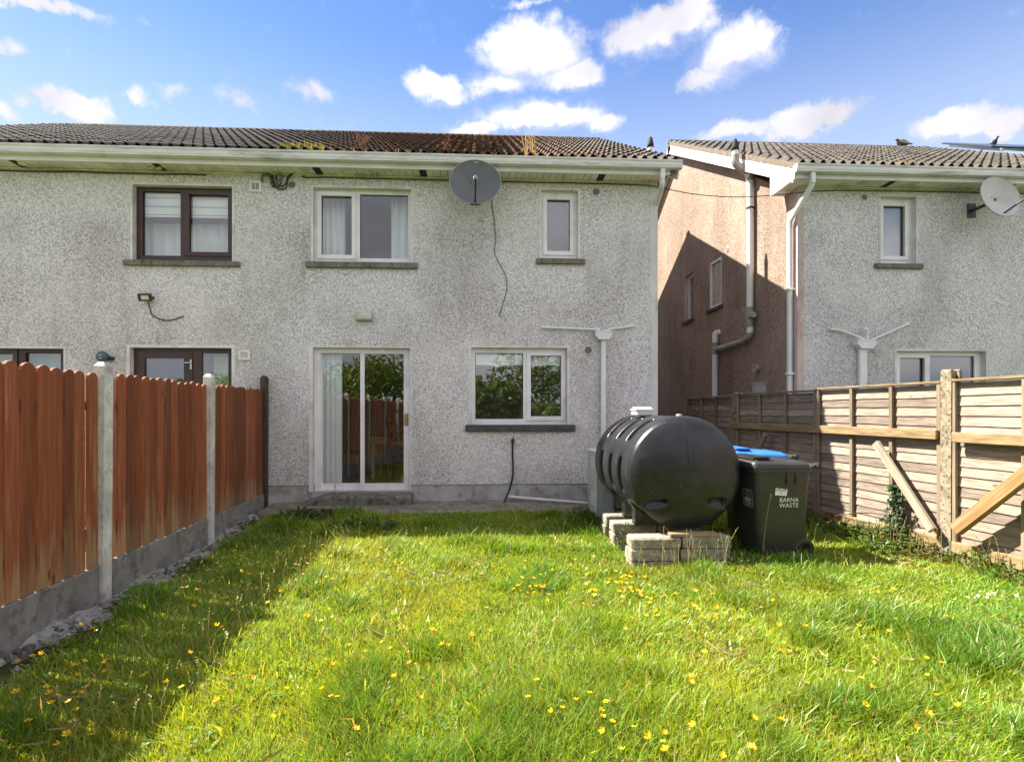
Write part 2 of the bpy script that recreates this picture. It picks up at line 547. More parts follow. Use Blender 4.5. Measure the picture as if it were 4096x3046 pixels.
def F(px, py, dy=0.0):
    p = on_y(px, py, YF + dy)
    return p.x, p.z

# material set
white_pvc = simple('white_pvc', (0.81, 0.775, 0.80), 0.35, 0.05, 3, dirt=(0.38, 0.37, 0.32), dirt_amt=0.35)
brown_pvc = simple('brown_pvc', (0.055, 0.025, 0.02), 0.4, 0.2, 8)
plaster_white = simple('plaster_white', (0.72, 0.68, 0.66), 0.85, 0.10, 4, dirt=(0.30, 0.28, 0.24), dirt_amt=0.5, bump=0.3)
band_plaster = simple('band_plaster', (0.62, 0.61, 0.58), 0.85, 0.10, 2.5, dirt=(0.07, 0.07, 0.065), dirt_amt=0.85, bump=0.4, stretch=(1, 1, .5))
pink_band = simple('pink_band', (0.52, 0.42, 0.38), 0.85, 0.15, 3, dirt=(0.24, 0.13, 0.11), dirt_amt=0.8, bump=0.4, stretch=(1, 1, .4))
sill_stone = concrete('sill_stone', (0.20, 0.18, 0.155), (0.035, 0.032, 0.03), 0.65)
sill_dark = concrete('sill_dark', (0.10, 0.095, 0.09), (0.02, 0.02, 0.02), 0.7)
plinth_m = concrete('plinth_concrete', (0.40, 0.39, 0.37), (0.14, 0.13, 0.12), 0.55, moss=(0.20, 0.18, 0.14), scale=3)
step_m = concrete('step_concrete', (0.20, 0.185, 0.16), (0.035, 0.035, 0.03), 0.75, moss=(0.05, 0.06, 0.025), scale=5)
glass = glass_mat('window_glass')
gutter_m = simple('gutter_plastic', (0.75, 0.715, 0.735), 0.4, 0.08, 2.0, dirt=(0.24, 0.23, 0.16), dirt_amt=0.6, stretch=(1.3, 1, 9))
fascia_m = simple('fascia_plastic', (0.80, 0.765, 0.785), 0.4, 0.05, 2.0, dirt=(0.42, 0.43, 0.33), dirt_amt=0.35)
soffit_m = simple('soffit_plastic', (0.82, 0.75, 0.69), 0.5, 0.08, 5, dirt=(0.33, 0.28, 0.18), dirt_amt=0.55)
dark_void = simple('dark_void', (0.02, 0.018, 0.016), 0.8)
vent_m = simple('vent_brown', (0.27, 0.24, 0.20), 0.6, 0.15, 20)
vent_pale = simple('vent_pale', (0.70, 0.68, 0.64), 0.6, 0.1, 10)
roof_under = simple('roof_felt', (0.05, 0.045, 0.04), 0.9)
mortar_m = concrete('verge_mortar', (0.20, 0.165, 0.13), (0.06, 0.048, 0.036), 0.6, scale=12)
room_m = simple('room_wall', (0.70, 0.68, 0.63), 0.9, 0.05, 1)
room_olive = simple('room_wall_olive', (0.58, 0.52, 0.36), 0.9, 0.06, 1)
floor_m = simple('room_floor', (0.30, 0.21, 0.13), 0.5, 0.2, 3)

def roof_tile_mat(name, base, rust):
    m, gg, bs = new_mat(name)
    p = pos(gg); rnd = orand(gg)
    n1 = gg.noise(p, 6, 6, 0.65); n2 = gg.noise(gg.vmath('ADD', p, (3, 1, 6)), 22, 6, 0.7)
    big = gg.noise(gg.vmath('ADD', p, (11.2, 0, 0)), 0.55, 3, 0.5)
    c = gg.mix(gg.step(n1, 0.3, 0.7), tuple(x * 0.6 for x in base), tuple(x * 1.35 for x in base))
    px_ = gg.sep(p)[0]
    zone = gg.math('MULTIPLY', gg.step(gg.math('ADD', px_, gg.math('MULTIPLY', big, 2.0)), -2.2, -.6), gg.step(gg.math('ADD', px_, gg.math('MULTIPLY', big, 2.0)), 3.4, 1.8))
    c = gg.mix(gg.math('MULTIPLY', gg.math('ADD', zone, .12), gg.step(n1, .38, .58)), c, rust)
    c = gg.mix(gg.math('MULTIPLY', gg.step(n2, 0.60, 0.70), 0.75), c, (0.27, 0.255, 0.21))
    c = gg.mix(gg.math('MULTIPLY', gg.step(n2, 0.42, 0.32), 0.7), c, (0.02, 0.018, 0.012))
    hv = gg.math('MULTIPLY_ADD', rnd, 0.55, 0.72)
    cv = gg.node('ShaderNodeCombineXYZ')
    for i in range(3): gg.put(cv.inputs[i], hv)
    c = gg.mix(1.0, c, cv.outputs[0], 'MULTIPLY')
    gg.put(bs.inputs['Base Color'], c)
    bs.inputs['Roughness'].default_value = 0.9
    bs.inputs['Specular IOR Level'].default_value = 0.25
    gg.put(bs.inputs['Normal'], gg.bump(n2, 0.6, 0.008))
    return m
tile_m = roof_tile_mat('concrete_tile', (0.082, 0.074, 0.066), (0.115, 0.058, 0.03))
tile_m2 = roof_tile_mat('concrete_tile_pale', (0.078, 0.069, 0.060), (0.085, 0.066, 0.05))

def panel_holes(mb, u0, u1, v0, v1, holes, d0, d1, mapf, mi_front=0, mi_side=0, outer=True, back=True):
    """flat panel with rectangular holes: front sheet at depth d0, back sheet at d1, hole sides between"""
    us = sorted({u0, u1, *[h[0] for h in holes], *[h[1] for h in holes]})
    vs_ = sorted({v0, v1, *[h[2] for h in holes], *[h[3] for h in holes]})
    us = [u for u in us if u0 - 1e-9 <= u <= u1 + 1e-9]; vs_ = [v for v in vs_ if v0 - 1e-9 <= v <= v1 + 1e-9]
    def hole(i, k):
        if i < 0 or k < 0 or i >= len(us) - 1 or k >= len(vs_) - 1: return None
        uc, vc = (us[i] + us[i + 1]) / 2, (vs_[k] + vs_[k + 1]) / 2
        return any(h[0] < uc < h[1] and h[2] < vc < h[3] for h in holes)
    def quad(a, b, c, d, mi):
        mb.cur = mi
        mb.add([mapf(*a), mapf(*b), mapf(*c), mapf(*d)], [(0, 1, 2, 3)], False)
    for i in range(len(us) - 1):
        for k in range(len(vs_) - 1):
            if hole(i, k): continue
            a, b, c, d = us[i], us[i + 1], vs_[k], vs_[k + 1]
            quad((a, c, d0), (b, c, d0), (b, d, d0), (a, d, d0), mi_front)
            if back: quad((a, c, d1), (a, d, d1), (b, d, d1), (b, c, d1), mi_side)
            for (ni, nk, e) in ((i - 1, k, ((a, c), (a, d))), (i + 1, k, ((b, d), (b, c))), (i, k - 1, ((b, c), (a, c))), (i, k + 1, ((a, d), (b, d)))):
                hh = hole(ni, nk)
                if hh or (hh is None and outer):
                    p, q = e
                    quad((*p, d0), (*q, d0), (*q, d1), (*p, d1), mi_side)
    mb.cur = 0

def mapY(u, v, d): return Vector((u, YF + d, v))

HOLES_MAIN, HOLES_NEXT = [], []
def opening(store, x0, y0, x1, y1, zbot=None):
    a = F(x0, y0); b = F(x1, y1)
    r = (a[0], b[0], b[1] if zbot is None else zbot, a[1])
    store.append(r)
    return r

def window_y(house, rect, panes, frame_m, sill=None, sill_m=None, band=True, label=None, rec=0.085):
    """rect: opening (X0,X1,Z0,Z1). panes: photo-pixel rects (x0,y0,x1,y1,sash)"""
    X0, X1, Z0, Z1 = rect
    pr = []
    for (a, b, c, d, s) in panes:
        p = F(a, b, rec); q = F(c, d, rec)
        pr.append((max(p[0], X0 + .02), min(q[0], X1 - .02), max(q[1], Z0 + .02), min(p[1], Z1 - .02), s))
    holes = []
    for (a, b, c, d, s) in pr:
        e = 0.045 if s else 0.0
        holes.append((max(a - e, X0 + .012), min(b + e, X1 - .012), max(c - e, Z0 + .012), min(d + e, Z1 - .012)))
    mb = MB()
    panel_holes(mb, X0 + .001, X1 - .001, Z0 + .001, Z1 - .001, holes, rec, rec + 0.065, mapY)
    w = mb.build('window', frame_m, house)
    if label: w['label'] = label
    for (a, b, c, d, s), h in zip(pr, holes):
        if s:
            sb = MB()
            panel_holes(sb, h[0] - .014, h[1] + .014, h[2] - .014, h[3] + .014, [(a, b, c, d)], rec - 0.018, rec + 0.03, mapY)
            sb.build('sash', frame_m, w)
            gk = MB()
            gk.box(a - .02, a - .02 + .0001, YF + rec, YF + rec + .001, c, c + .001)
        pn = MB(); pn.box(a - .006, b + .006, YF + rec + 0.034, YF + rec + 0.040, c - .006, d + .006)
        pn.build('pane', glass, w)
        gk = MB()
        panel_holes(gk, a - .004, b + .004, c - .004, d + .004, [(a + .007, b - .007, c + .007, d - .007)], rec + 0.026, rec + 0.032, mapY)
        gk.build('gasket', dark_void, w)
    if sill:
        a, b, y0, y1 = sill
        p = F(a, y0, -0.05); q = F(b, y1, -0.05)
        sb = MB(); sb.bbox(p[0], q[0], YF - 0.055, YF + rec - .002, q[1], Z0 + .002, 0.006)
        sb.build('sill', sill_m, w)
    if band:
        bb = MB()
        panel_holes(bb, X0 - .03, X1 + .03, Z0, Z1 + .03, [(X0, X1, Z0 - .01, Z1)], -0.006, 0.003, mapY)
        bb.build('surround', plaster_white, w)
    return w

def room(house, x0, x1, z0, z1, y1, wall_m, fl_m=None):
    mb = MB()
    y0 = YF + 0.301
    mb.add([(x0, y0, z0), (x1, y0, z0), (x1, y1, z0), (x0, y1, z0)], [(0, 1, 2, 3)])
    mb.cur = 1
    mb.add([(x0, y0, z1), (x1, y0, z1), (x1, y1, z1), (x0, y1, z1)], [(3, 2, 1, 0)])
    mb.add([(x0, y1, z0), (x1, y1, z0), (x1, y1, z1), (x0, y1, z1)], [(0, 1, 2, 3)])
    mb.add([(x0, y0, z0), (x0, y1, z0), (x0, y1, z1), (x0, y0, z1)], [(0, 1, 2, 3)])
    mb.add([(x1, y0, z0), (x1, y1, z0), (x1, y1, z1), (x1, y0, z1)], [(3, 2, 1, 0)])
    return mb.build('room', [fl_m or floor_m, wall_m], house)

def slope_pt(x, s, n=0.0):
    """point on the rear roof slope: s metres up from the eave, n above it"""
    return Vector((x, EAVE_Y + s * math.cos(PITCH) - n * math.sin(PITCH), EAVE_Z + s * math.sin(PITCH) + n * math.cos(PITCH)))

# one interlocking double-roll tile
TW, TL, GAUGE = 0.30, 0.42, 0.345
def tile_mesh():
    nx = 14
    def prof(u):
        t = (u / TW * 2) % 1.0
        return 0.055 * max(0.0, math.sin(math.pi * min(1.0, t / 0.62))) ** 0.75 - 0.006
    mb = MB(); mb.smooth = True
    top = [[(u, 0.0, prof(u) + .038) for u in np.linspace(0, TW, nx + 1)], [(u, TL, prof(u) - 0.002) for u in np.linspace(0, TW, nx + 1)]]
    mb.grid(top)
    edge = [[(u, 0.0, prof(u) + .022) for u in np.linspace(0, TW, nx + 1)], [(u, 0.0, prof(u) + .038) for u in np.linspace(0, TW, nx + 1)]]
    mb.grid(edge, smooth=False)
    return mb
TILE = tile_mesh()

def roof(house, xl, xr, mat, part_limit=300):
    L = math.hypot(RIDGE_Y - EAVE_Y, RIDGE_Z - EAVE_Z)
    mb = MB()
    t = 0.09
    for sgn in (0, 1):
        def q(x, s, n):
            p = slope_pt(x, s, n)
            if sgn: p.y = 2 * RIDGE_Y - p.y
            return p
        pts = [q(x, s, n) for x in (xl, xr) for s in (0.05, L) for n in (-0.012, -t)]
        mb.add(pts, [(0, 1, 3, 2), (4, 6, 7, 5), (0, 4, 5, 1), (2, 3, 7, 6), (0, 2, 6, 4), (1, 5, 7, 3)])
    rf = mb.build('roof', roof_under, house)
    me = TILE.mesh('roof_tile', [mat], (0, 0, 0))
    cols = int(round((xr - xl) / TW)); w = (xr - xl) / cols
    rows = int(L / GAUGE) + 1
    spots = []
    for r_ in range(rows):
        for c_ in range(cols):
            x = xl + c_ * w; s = r_ * GAUGE - 0.03
            if s + GAUGE * .5 > L: continue
            spots.append((x, s))
    def vis(sp):
        p = slope_pt(sp[0] + .15, sp[1])
        zc = p.x * math.sin(YAW) + p.y * math.cos(YAW)
        px = 2048 + FOC * (p.x * math.cos(YAW) - p.y * math.sin(YAW)) / zc
        return (0 if -60 < px < 4150 else 1, zc)
    spots.sort(key=vis)
    rest = MB()
    rs = random.Random(5)
    for i, (x, s) in enumerate(spots):
        n = rs.uniform(0, 0.006)
        p = slope_pt(x, s + rs.uniform(-.008, .008), n)
        rot = (PITCH + rs.uniform(-.006, .006), rs.uniform(-.006, .006), rs.uniform(-.008, .008))
        if i < part_limit:
            o = bpy.data.objects.new('roof_tile', me)
            COL.objects.link(o); WPOS[o] = p
            o.parent = rf; o.location = p - WPOS[rf]; o.rotation_euler = rot
        else:
            M = Matrix.Translation(p) @ Matrix.Rotation(rot[2], 4, 'Z') @ Matrix.Rotation(rot[1], 4, 'Y') @ Matrix.Rotation(rot[0], 4, 'X')
            rest.add([M @ Vector(v) for v in TILE.v], TILE.f, True)
    # far slope, seen only as an edge
    for r_ in range(0, 1):
        pass
    if rest.v:
        k = rest.build('roof_tile_field', mat, rf); k['kind'] = 'stuff'
    # ridge caps
    x = xl
    rr = random.Random(9)
    while x < xr - 0.05:
        x1 = min(x + 0.45, xr)
        cap = MB()
        P = []
        for xx in (x + .004, x1 - .004):
            P.append([Vector((xx, RIDGE_Y + 0.135 * math.cos(a), RIDGE_Z - 0.045 + 0.115 * math.sin(a) + rr.uniform(0, .004))) for a in np.linspace(-.15, math.pi + .15, 10)])
        cap.grid(P)
        for row in P:
            cap.add(row, [tuple(range(10))])
        cap.build('ridge_cap', mat, rf)
        x = x1
    # verge: mortar bed and white barge board on both ends
    for (xv, sg) in ((xl, 1), (xr, -1)):
        for side in (0, 1):
            def q(xx, s, n):
                p = slope_pt(xx, s, n)
                if side: p.y = 2 * RIDGE_Y - p.y
                return p
            vm = MB()
            pts = [q(xx, s, n) for xx in (xv - sg * 0.004, xv + sg * .05) for s in (0.0, L + .02) for n in (0.03, -0.055)]
            vm.add(pts, [(0, 1, 3, 2), (4, 6, 7, 5), (0, 4, 5, 1), (2, 3, 7, 6), (0, 2, 6, 4), (1, 5, 7, 3)])
            vm.build('verge_mortar', mortar_m, rf)
            bm_ = MB()
            pts = [q(xx, s, n) for xx in (xv - sg * 0.001, xv + sg * .022) for s in (0.02, L + .01) for n in (-0.056, -0.235)]
            bm_.add(pts, [(0, 1, 3, 2), (4, 6, 7, 5), (0, 4, 5, 1), (2, 3, 7, 6), (0, 2, 6, 4), (1, 5, 7, 3)])
            bm_.build('barge_board', fascia_m, rf)
            us = MB()
            pts = [q(xx, s, n) for xx in (xv + sg * 0.024, xv + sg * .22) for s in (0.3, L) for n in (-0.20, -0.215)]
            us.add(pts, [(0, 1, 3, 2), (4, 6, 7, 5), (0, 4, 5, 1), (2, 3, 7, 6), (0, 2, 6, 4), (1, 5, 7, 3)])
            us.build('verge_soffit', soffit_m, rf)
    return rf

def eaves(house, xl, xr, gl, gr, wl, wr, vents):
    """gutter, fascia, soffit planks along the rear wall"""
    gp = [(7.893, 5.085), (7.893, 4.995), (7.868, 4.978), (7.805, 4.978), (7.792, 4.985), (7.792, 4.994), (7.799, 4.998), (7.789, 5.015), (7.784, 5.055), (7.772, 5.068), (7.768, 5.088), (7.782, 5.088), (7.790, 5.074), (7.80, 5.06), (7.80, 5.01), (7.88, 5.01), (7.886, 5.085)]
    mb = MB(); mb.prism(gp, 'x', gl, gr)
    gu = mb.build('gutter', gutter_m, house)
    e = MB(); poly = [(7.893, 5.085), (7.893, 4.995), (7.868, 4.978), (7.805, 4.978), (7.789, 5.015), (7.784, 5.055), (7.768, 5.088)]
    e.prism(poly, 'x', gl - .012, gl + .003); e.build('gutter_end', gutter_m, gu)
    e = MB(); e.prism(poly, 'x', gr - .003, gr + .012); e.build('gutter_end', gutter_m, gu)
    mb = MB(); mb.box(xl, xr, 7.895, 7.914, 4.915, 5.085); fa = mb.build('fascia', fascia_m, house)
    x = (math.ceil(xl / 3.6)) * 3.6
    while x < xr:
        j = MB(); j.box(x, x + .035, 7.892, 7.8955, 4.913, 5.06); j.build('fascia_joint', gutter_m, fa)
        x += 3.6
    sf = MB(); sf.box(xl, xr, 7.915, YF + .25, SOFF_Z + .03, SOFF_Z + .045)
    so = sf.build('soffit', dark_void, house)
    x = xl + .01
    rr = random.Random(3)
    while x < xr - 0.03:
        x1 = min(x + 0.1, xr)
        isv = any(abs(x + .05 - v) < 0.05 for v in vents)
        z = SOFF_Z + rr.uniform(-.003, .003)
        b = MB(); b.box(x, x1 - (.007), 7.916, YF - .003, z, z + .012 + (0.012 if isv else 0))
        b.build('soffit_vent' if isv else 'soffit_plank', dark_void if isv else soffit_m, so)
        x = x1
    tr = MB(); tr.box(wl, wr, YF - .03, YF - .004, SOFF_Z - .022, SOFF_Z - .006)
    tr.build('soffit_trim', soffit_m, so)

def round_vent(house, px, py, rpx, dark=True, at_x=None):
    if at_x is None:
        c = on_y(px, py, YF); ax = Vector((0, -1, 0))
    else:
        c = on_x(px, py, at_x); ax = Vector((-1, 0, 0))
    r = rpx * (c.y) / FOC
    mb = MB()
    mb.lathe([(r, -.01), (r, .012), (r * .86, .014), (r * .86, .0), (0.0005, .0)], c, ax, 24)
    v = mb.build('round_vent', [vent_pale], house)
    n = 7
    for i in range(n):
        h = (-1 + 2 * (i + .5) / n) * r * .84
        w = math.sqrt(max(0, (r * .85) ** 2 - h * h))
        lb = MB()
        if at_x is None:
            lb.box(c.x - w, c.x + w, c.y - .010, c.y - .003, c.z + h - r * .09, c.z + h + r * .05)
        else:
            lb.box(c.x - .010, c.x - .003, c.y - w, c.y + w, c.z + h - r * .09, c.z + h + r * .05)
        lb.build('louvre', vent_m if dark else vent_pale, v)
    return v
def square_vent(house, x0, y0, x1, y1, mat_slot):
    a = F(x0, y0); b = F(x1, y1)
    mb = MB()
    panel_holes(mb, a[0], b[0], b[1], a[1], [(a[0] + .025, b[0] - .025, b[1] + .025, a[1] - .025)], -.022, 0.0, mapY)
    v = mb.build('square_vent', white_pvc, house)
    k = MB(); k.box(a[0] + .02, b[0] - .02, YF - .004, YF - .001, b[1] + .02, a[1] - .02); k.build('vent_backing', mat_slot, v)
    n = 7
    for i in range(n):
        z = b[1] + .025 + (a[1] - b[1] - .05) * (i + .5) / n
        l = MB(); l.box(a[0] + .025, b[0] - .025, YF - .017, YF - .006, z - .003, z + .002); l.build('louvre', white_pvc, v)
    m = MB(); xc = (a[0] + b[0]) / 2; m.box(xc - .004, xc + .004, YF - .019, YF - .0175, b[1] + .025, a[1] - .025); m.build('mullion', white_pvc, v)
    return v

# ================================================================== THE PAIR OF HOUSES (photograph's main building)
HXL, HXR = -9.4, 2.65
house = empty('semi_detached_house', ((HXL + HXR) / 2, 13.3, 0.0))
tag(house, 'grey pebble-dashed semi-detached house with mossy dark tile roof, across the lawn', 'house')
O = {}
O['brown_up'] = opening(HOLES_MAIN, 531, 738, 929, 1048)
O['mid_up'] = opening(HOLES_MAIN, 1253, 749, 1645, 1054)
O['small_up'] = opening(HOLES_MAIN, 2165, 759, 2312, 1038)
O['kitchen'] = opening(HOLES_MAIN, 1885, 1389, 2269, 1698)
PZ = 0.41
O['patio'] = opening(HOLES_MAIN, 1252, 1389, 1641, 1968, zbot=0.0)
O['brown_low'] = opening(HOLES_MAIN, -160, 1391, 255, 1698)
O['brown_door'] = opening(HOLES_MAIN, 520, 1389, 927, 1968, zbot=0.0)
clean = []
for k in ('brown_up', 'mid_up', 'small_up', 'kitchen'):
    a = O[k]; clean.append((a[0] - .1, a[1] + .1, a[2] - .75, a[2] - .06, 'x'))
clean.append((-12, 4, 4.15, 5.0, 'x'))
dash = pebbledash('pebble_dash', (0.83, 0.785, 0.785), (0.73, 0.69, 0.69), (0.13, 0.11, 0.09), clean, 0.66)
gclean = [(9.55, 10.35, 1.6, 3.4, 'y'), (11.4, 12.3, .6, 3.2, 'y')]
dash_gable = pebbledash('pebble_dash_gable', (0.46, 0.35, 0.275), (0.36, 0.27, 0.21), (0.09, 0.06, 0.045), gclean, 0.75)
mb = MB()
hw = [(h[0], h[1], max(h[2], PZ - .01), h[3]) for h in HOLES_MAIN]
panel_holes(mb, HXL, HXR - .12, PZ, 4.99, hw, 0.0, 0.30, mapY, 0, 1)
mb.build('wall', [dash, plaster_white], house)
mb = MB(); mb.box(HXR - .1195, HXR, YF - .004, YF + .3, PZ, 4.99); mb.build('corner_band', band_plaster, house)
mb = MB()
hp = [(h[0], h[1], 0.31, PZ + .01) for h in (O['patio'], O['brown_door'])]
panel_holes(mb, HXL, HXR, -0.15, PZ - .0005, hp, 0.014, 0.30, mapY, 0, 0)
mb.build('plinth', plinth_m, house)
# gable ends and front wall
def gable(house, x, thick, mat, name='gable_wall'):
    mb = MB()
    zt = 4.99
    poly = [(YF + .301, -.15), (2 * RIDGE_Y - YF, -.15), (2 * RIDGE_Y - YF, zt), (RIDGE_Y, RIDGE_Z - .09), (YF + .301, zt + .11)]
    mb.prism(poly, 'x', x, x + thick)
    return mb.build(name, mat, house)
gable(house, HXR - .25, .25, dash)
gable(house, HXL, .25, dash)
mb = MB(); mb.box(HXL, HXR, 2 * RIDGE_Y - YF, 2 * RIDGE_Y - YF + .25, -.15, 4.99); mb.build('front_wall', dash, house)
mb = MB(); mb.box(-3.22, -3.02, YF + .31, 17, 0, 5.0); mb.build('party_wall', room_m, house)

window_y(house, O['brown_up'], [(569, 764, 722, 1023, False), (758, 779, 914, 1010, True)], brown_pvc, (490, 956, 1048, 1065), sill_stone)
window_y(house, O['mid_up'], [(1286, 783, 1408, 1021, True), (1440, 777, 1632, 1035, False)], white_pvc, (1222, 1670, 1056, 1073), sill_stone)
window_y(house, O['small_up'], [(2188, 799, 2279, 1006, True)], white_pvc, (2146, 2342, 1038, 1055), sill_stone)
window_y(house, O['kitchen'], [(1901, 1411, 2093, 1675, False), (2123, 1422, 2244, 1664, True)], white_pvc, (1862, 2302, 1700, 1724), sill_dark)
window_y(house, O['brown_low'], [(-130, 1412, 55, 1672, True), (101, 1410, 243, 1675, False)], brown_pvc, (-180, 275, 1700, 1724), sill_dark)

# sliding patio door
X0, X1, Z0, Z1 = O['patio'][0], O['patio'][1], 0.315, O['patio'][3]
def pd(px, py, d): return F(px, py, d)
mb = MB()
i0 = (pd(1283, 1410, .09)[0], pd(1621, 1410, .09)[0]); zt = pd(1283, 1411, .09)[1]; zb = pd(1283, 1954, .09)[1]
panel_holes(mb, X0 + .002, X1 - .002, Z0, Z1 - .002, [(i0[0], i0[1], zb, zt)], 0.08, 0.19, mapY)
door = mb.build('patio_door', white_pvc, house)
for (a, b, c, d, dep, nm) in ((1279, 1455, 1290, 1443, 0.125, 'fixed_leaf'), (1441, 1639, 1458, 1615, 0.092, 'sliding_leaf')):
    A, B = pd(a, 1500, dep)[0], pd(b, 1500, dep)[0]; C_, D_ = pd(c, 1500, dep)[0], pd(d, 1500, dep)[0]
    A = max(A, i0[0] - .01); B = min(B, X1 - .012)
    zp0, zp1 = pd(c, 1932, dep)[1], pd(c, 1415, dep)[1]
    lf = MB(); panel_holes(lf, A, B, zb - .004 if dep > .1 else zb - .012, zt + .004, [(C_, D_, zp0, zp1)], dep, dep + .03, mapY)
    lo = lf.build(nm, white_pvc, door)
    pn = MB(); pn.box(C_ - .006, D_ + .006, YF + dep + .012, YF + dep + .018, zp0 - .006, zp1 + .006); pn.build('pane', glass, door)
a = F(1618, 1653, .07); b = F(1632, 1700, .07)
mb = MB(); mb.bbox(a[0], b[0], YF + .055, YF + .092, b[1], a[1], .008); mb.build('door_handle', simple('handle_brown', (0.36, 0.19, 0.06), 0.45, .15), door)
a = F(1626, 1730, .09)
mb = MB(); mb.lathe([(0.0005, .012), (.011, .010), (.013, 0), (.013, -.004)], (a[0], YF + .091, a[1]), (0, -1, 0), 12); mb.build('door_lock', simple('lock_steel', (0.2, 0.2, 0.2), 0.3, metal=1.0), door)
bb = MB(); panel_holes(bb, X0 - .06, X1 + .012, .315, Z1 + .01, [(X0, X1, .3, Z1)], -0.006, 0.012, mapY); bb.build('surround', plaster_white, door)
# door threshold step, broken on its left end
mb = MB()
P = []
xs = np.linspace(F(1238, 2000, -.3)[0] - .12, F(1643, 2000, -.3)[0], 26)
for x in xs:
    k = 1.0 if x > xs[0] + .3 else (x - xs[0]) / .3
    j = lambda s: 0.018 * mnoise.noise(Vector((x * 9, s, 0)))
    zt_ = 0.10 + 0.19 * (0.45 + .55 * k) + j(1) * (1.6 - k)
    P.append([(x, YF + .012, -.05), (x, YF + .012, zt_ + .012), (x, YF - .24, zt_ + j(3)), (x, YF - .27 + j(2), zt_ - .03), (x, YF - .26 + j(4) * 1.5, -.05)])
mb.grid(P, smooth=False); mb.add(P[0], [(0, 1, 2, 3, 4)]); mb.add(P[-1], [(4, 3, 2, 1, 0)])
mb.build('door_step', step_m, house)

# left-hand house's brown door
X0, X1, Z1 = O['brown_door'][0], O['brown_door'][1], O['brown_door'][3]
xm0, xm1 = F(773, 1500, .09)[0], F(790, 1500, .09)[0]
gl_ = (F(582, 1432, .1), F(739, 1560, .1)); gr_ = (F(808, 1412, .1), F(915, 1600, .1))
mb = MB(); panel_holes(mb, X0 + .002, X1 - .002, .315, Z1 - .002, [(X0 + .06, xm0, .36, Z1 - .06), (gr_[0][0], gr_[1][0], .42, gr_[0][1])], .085, .15, mapY)
bd = mb.build('back_door', brown_pvc, house)
mb = MB(); panel_holes(mb, X0 + .062, xm0 - .002, .362, Z1 - .062, [(gl_[0][0], gl_[1][0], 1.35, gl_[0][1])], .075, .12, mapY); lf = mb.build('door_leaf', brown_pvc, bd)
mb = MB(); mb.box(gl_[0][0] - .005, gl_[1][0] + .005, YF + .10, YF + .106, 1.345, gl_[0][1] + .005); mb.build('pane', glass, bd)
mb = MB(); mb.box(gr_[0][0] - .005, gr_[1][0] + .005, YF + .11, YF + .116, .415, gr_[0][1] + .005); mb.build('pane', glass, bd)
h0 = F(762, 1450, .06)
mb = MB(); mb.bbox(h0[0] - .012, h0[0] + .012, YF + .060, YF + .0745, h0[1] - .1, h0[1] + .05, .004); mb.bbox(h0[0] - .10, h0[0] + .01, YF + .03, YF + .048, h0[1] - .012, h0[1] + .008, .004); mb.box(h0[0] - .008, h0[0] + .008, YF + .048, YF + .061, h0[1] - .01, h0[1] + .006)
mb.build('door_handle', simple('handle_steel', (.45, .45, .45), .3, metal=1.0), bd)
bb = MB(); panel_holes(bb, X0 - .045, X1 + .045, .3, Z1 + .04, [(X0, X1, .2, Z1)], -0.006, 0.003, mapY); bb.build('surround', plaster_white, bd)

ROOF_XL, ROOF_XR = -9.62, 2.87
roof_main = roof(house, ROOF_XL, ROOF_XR, tile_m)
eaves(house, ROOF_XL + .02, ROOF_XR - .15, ROOF_XL - .02, ROOF_XR, HXL, HXR, (-8.9, -6.4, -4.58, -2.35, -0.88, 1.75))
mb = MB(); mb.prism([(7.895, 4.915), (YF + .35, 4.915), (YF + .35, 5.23), (7.895, 4.99)], 'x', ROOF_XR - .148, ROOF_XR - .13); mb.build('eaves_end_box', fascia_m, house)
round_vent(house, 1169, 740, 17); round_vent(house, 2384, 768, 17); round_vent(house, 2352, 1400, 18)
square_vent(house, 1001, 725, 1046, 769, dark_void); square_vent(house, 957, 1401, 1001, 1439, vent_pale)

room(house, -3.0, -0.45, .33, 2.72, 12.3, room_olive)
room(house, -.35, 2.38, .33, 2.72, 11.5, room_m)
room(house, -3.0, .85, 2.9, 4.95, 12.0, room_m)
room(house, 0.95, 2.38, 2.9, 4.95, 10.2, room_m)
room(house, -9.1, -3.25, .33, 2.72, 12.0, room_m)
room(house, -9.1, -3.25, 2.9, 4.95, 12.0, room_m)

# rain pipe at the right corner, swan-necked round on to the gable
def rect_pipe(pts, w, d, name, mat, parent, clips=()):
    mb = MB()
    mb.tube(pts, w, 4, True)
    return mb.build(name, mat, parent)
pvc_pipe = simple('pipe_white', (0.74, 0.74, 0.73), 0.35, 0.05, 3, dirt=(0.36, 0.32, 0.25), dirt_amt=0.35, stretch=(1, 1, .4))
pvc_brown = simple('pipe_stained', (0.34, 0.30, 0.26), 0.45, 0.15, 6, dirt=(0.13, 0.085, 0.055), dirt_amt=0.6)
mb = MB(); mb.bbox(2.568, 2.633, 7.80, 7.868, 4.83, 4.976, .006); mb.build('gutter_outlet', gutter_m, house)
mb = MB(); mb.tube(rounded([(2.60, 7.835, 4.84), (2.60, 7.85, 4.76), (2.71, YF + .75, 4.30), (2.71, YF + .75, .1)], .06), .036, 12); mb.build('downpipe', pvc_pipe, house)
# soil vent stack standing up beyond the roof verge
mb = MB(); mb.tube(rounded([(2.72, 9.75, .1), (2.72, 9.75, 5.0), (3.02, 9.75, 5.25), (3.02, 9.75, 6.22)], .1), .052, 14); sv = mb.build('soil_stack', pvc_pipe, house)
mb = MB(); mb.lathe([(.053, 0), (.06, .0), (.058, .06), (.035, .17), (.012, .2), (.0005, .2)], (3.02, 9.75, 6.20), (0, 0, 1), 14); mb.build('vent_cap', dark_void, sv)

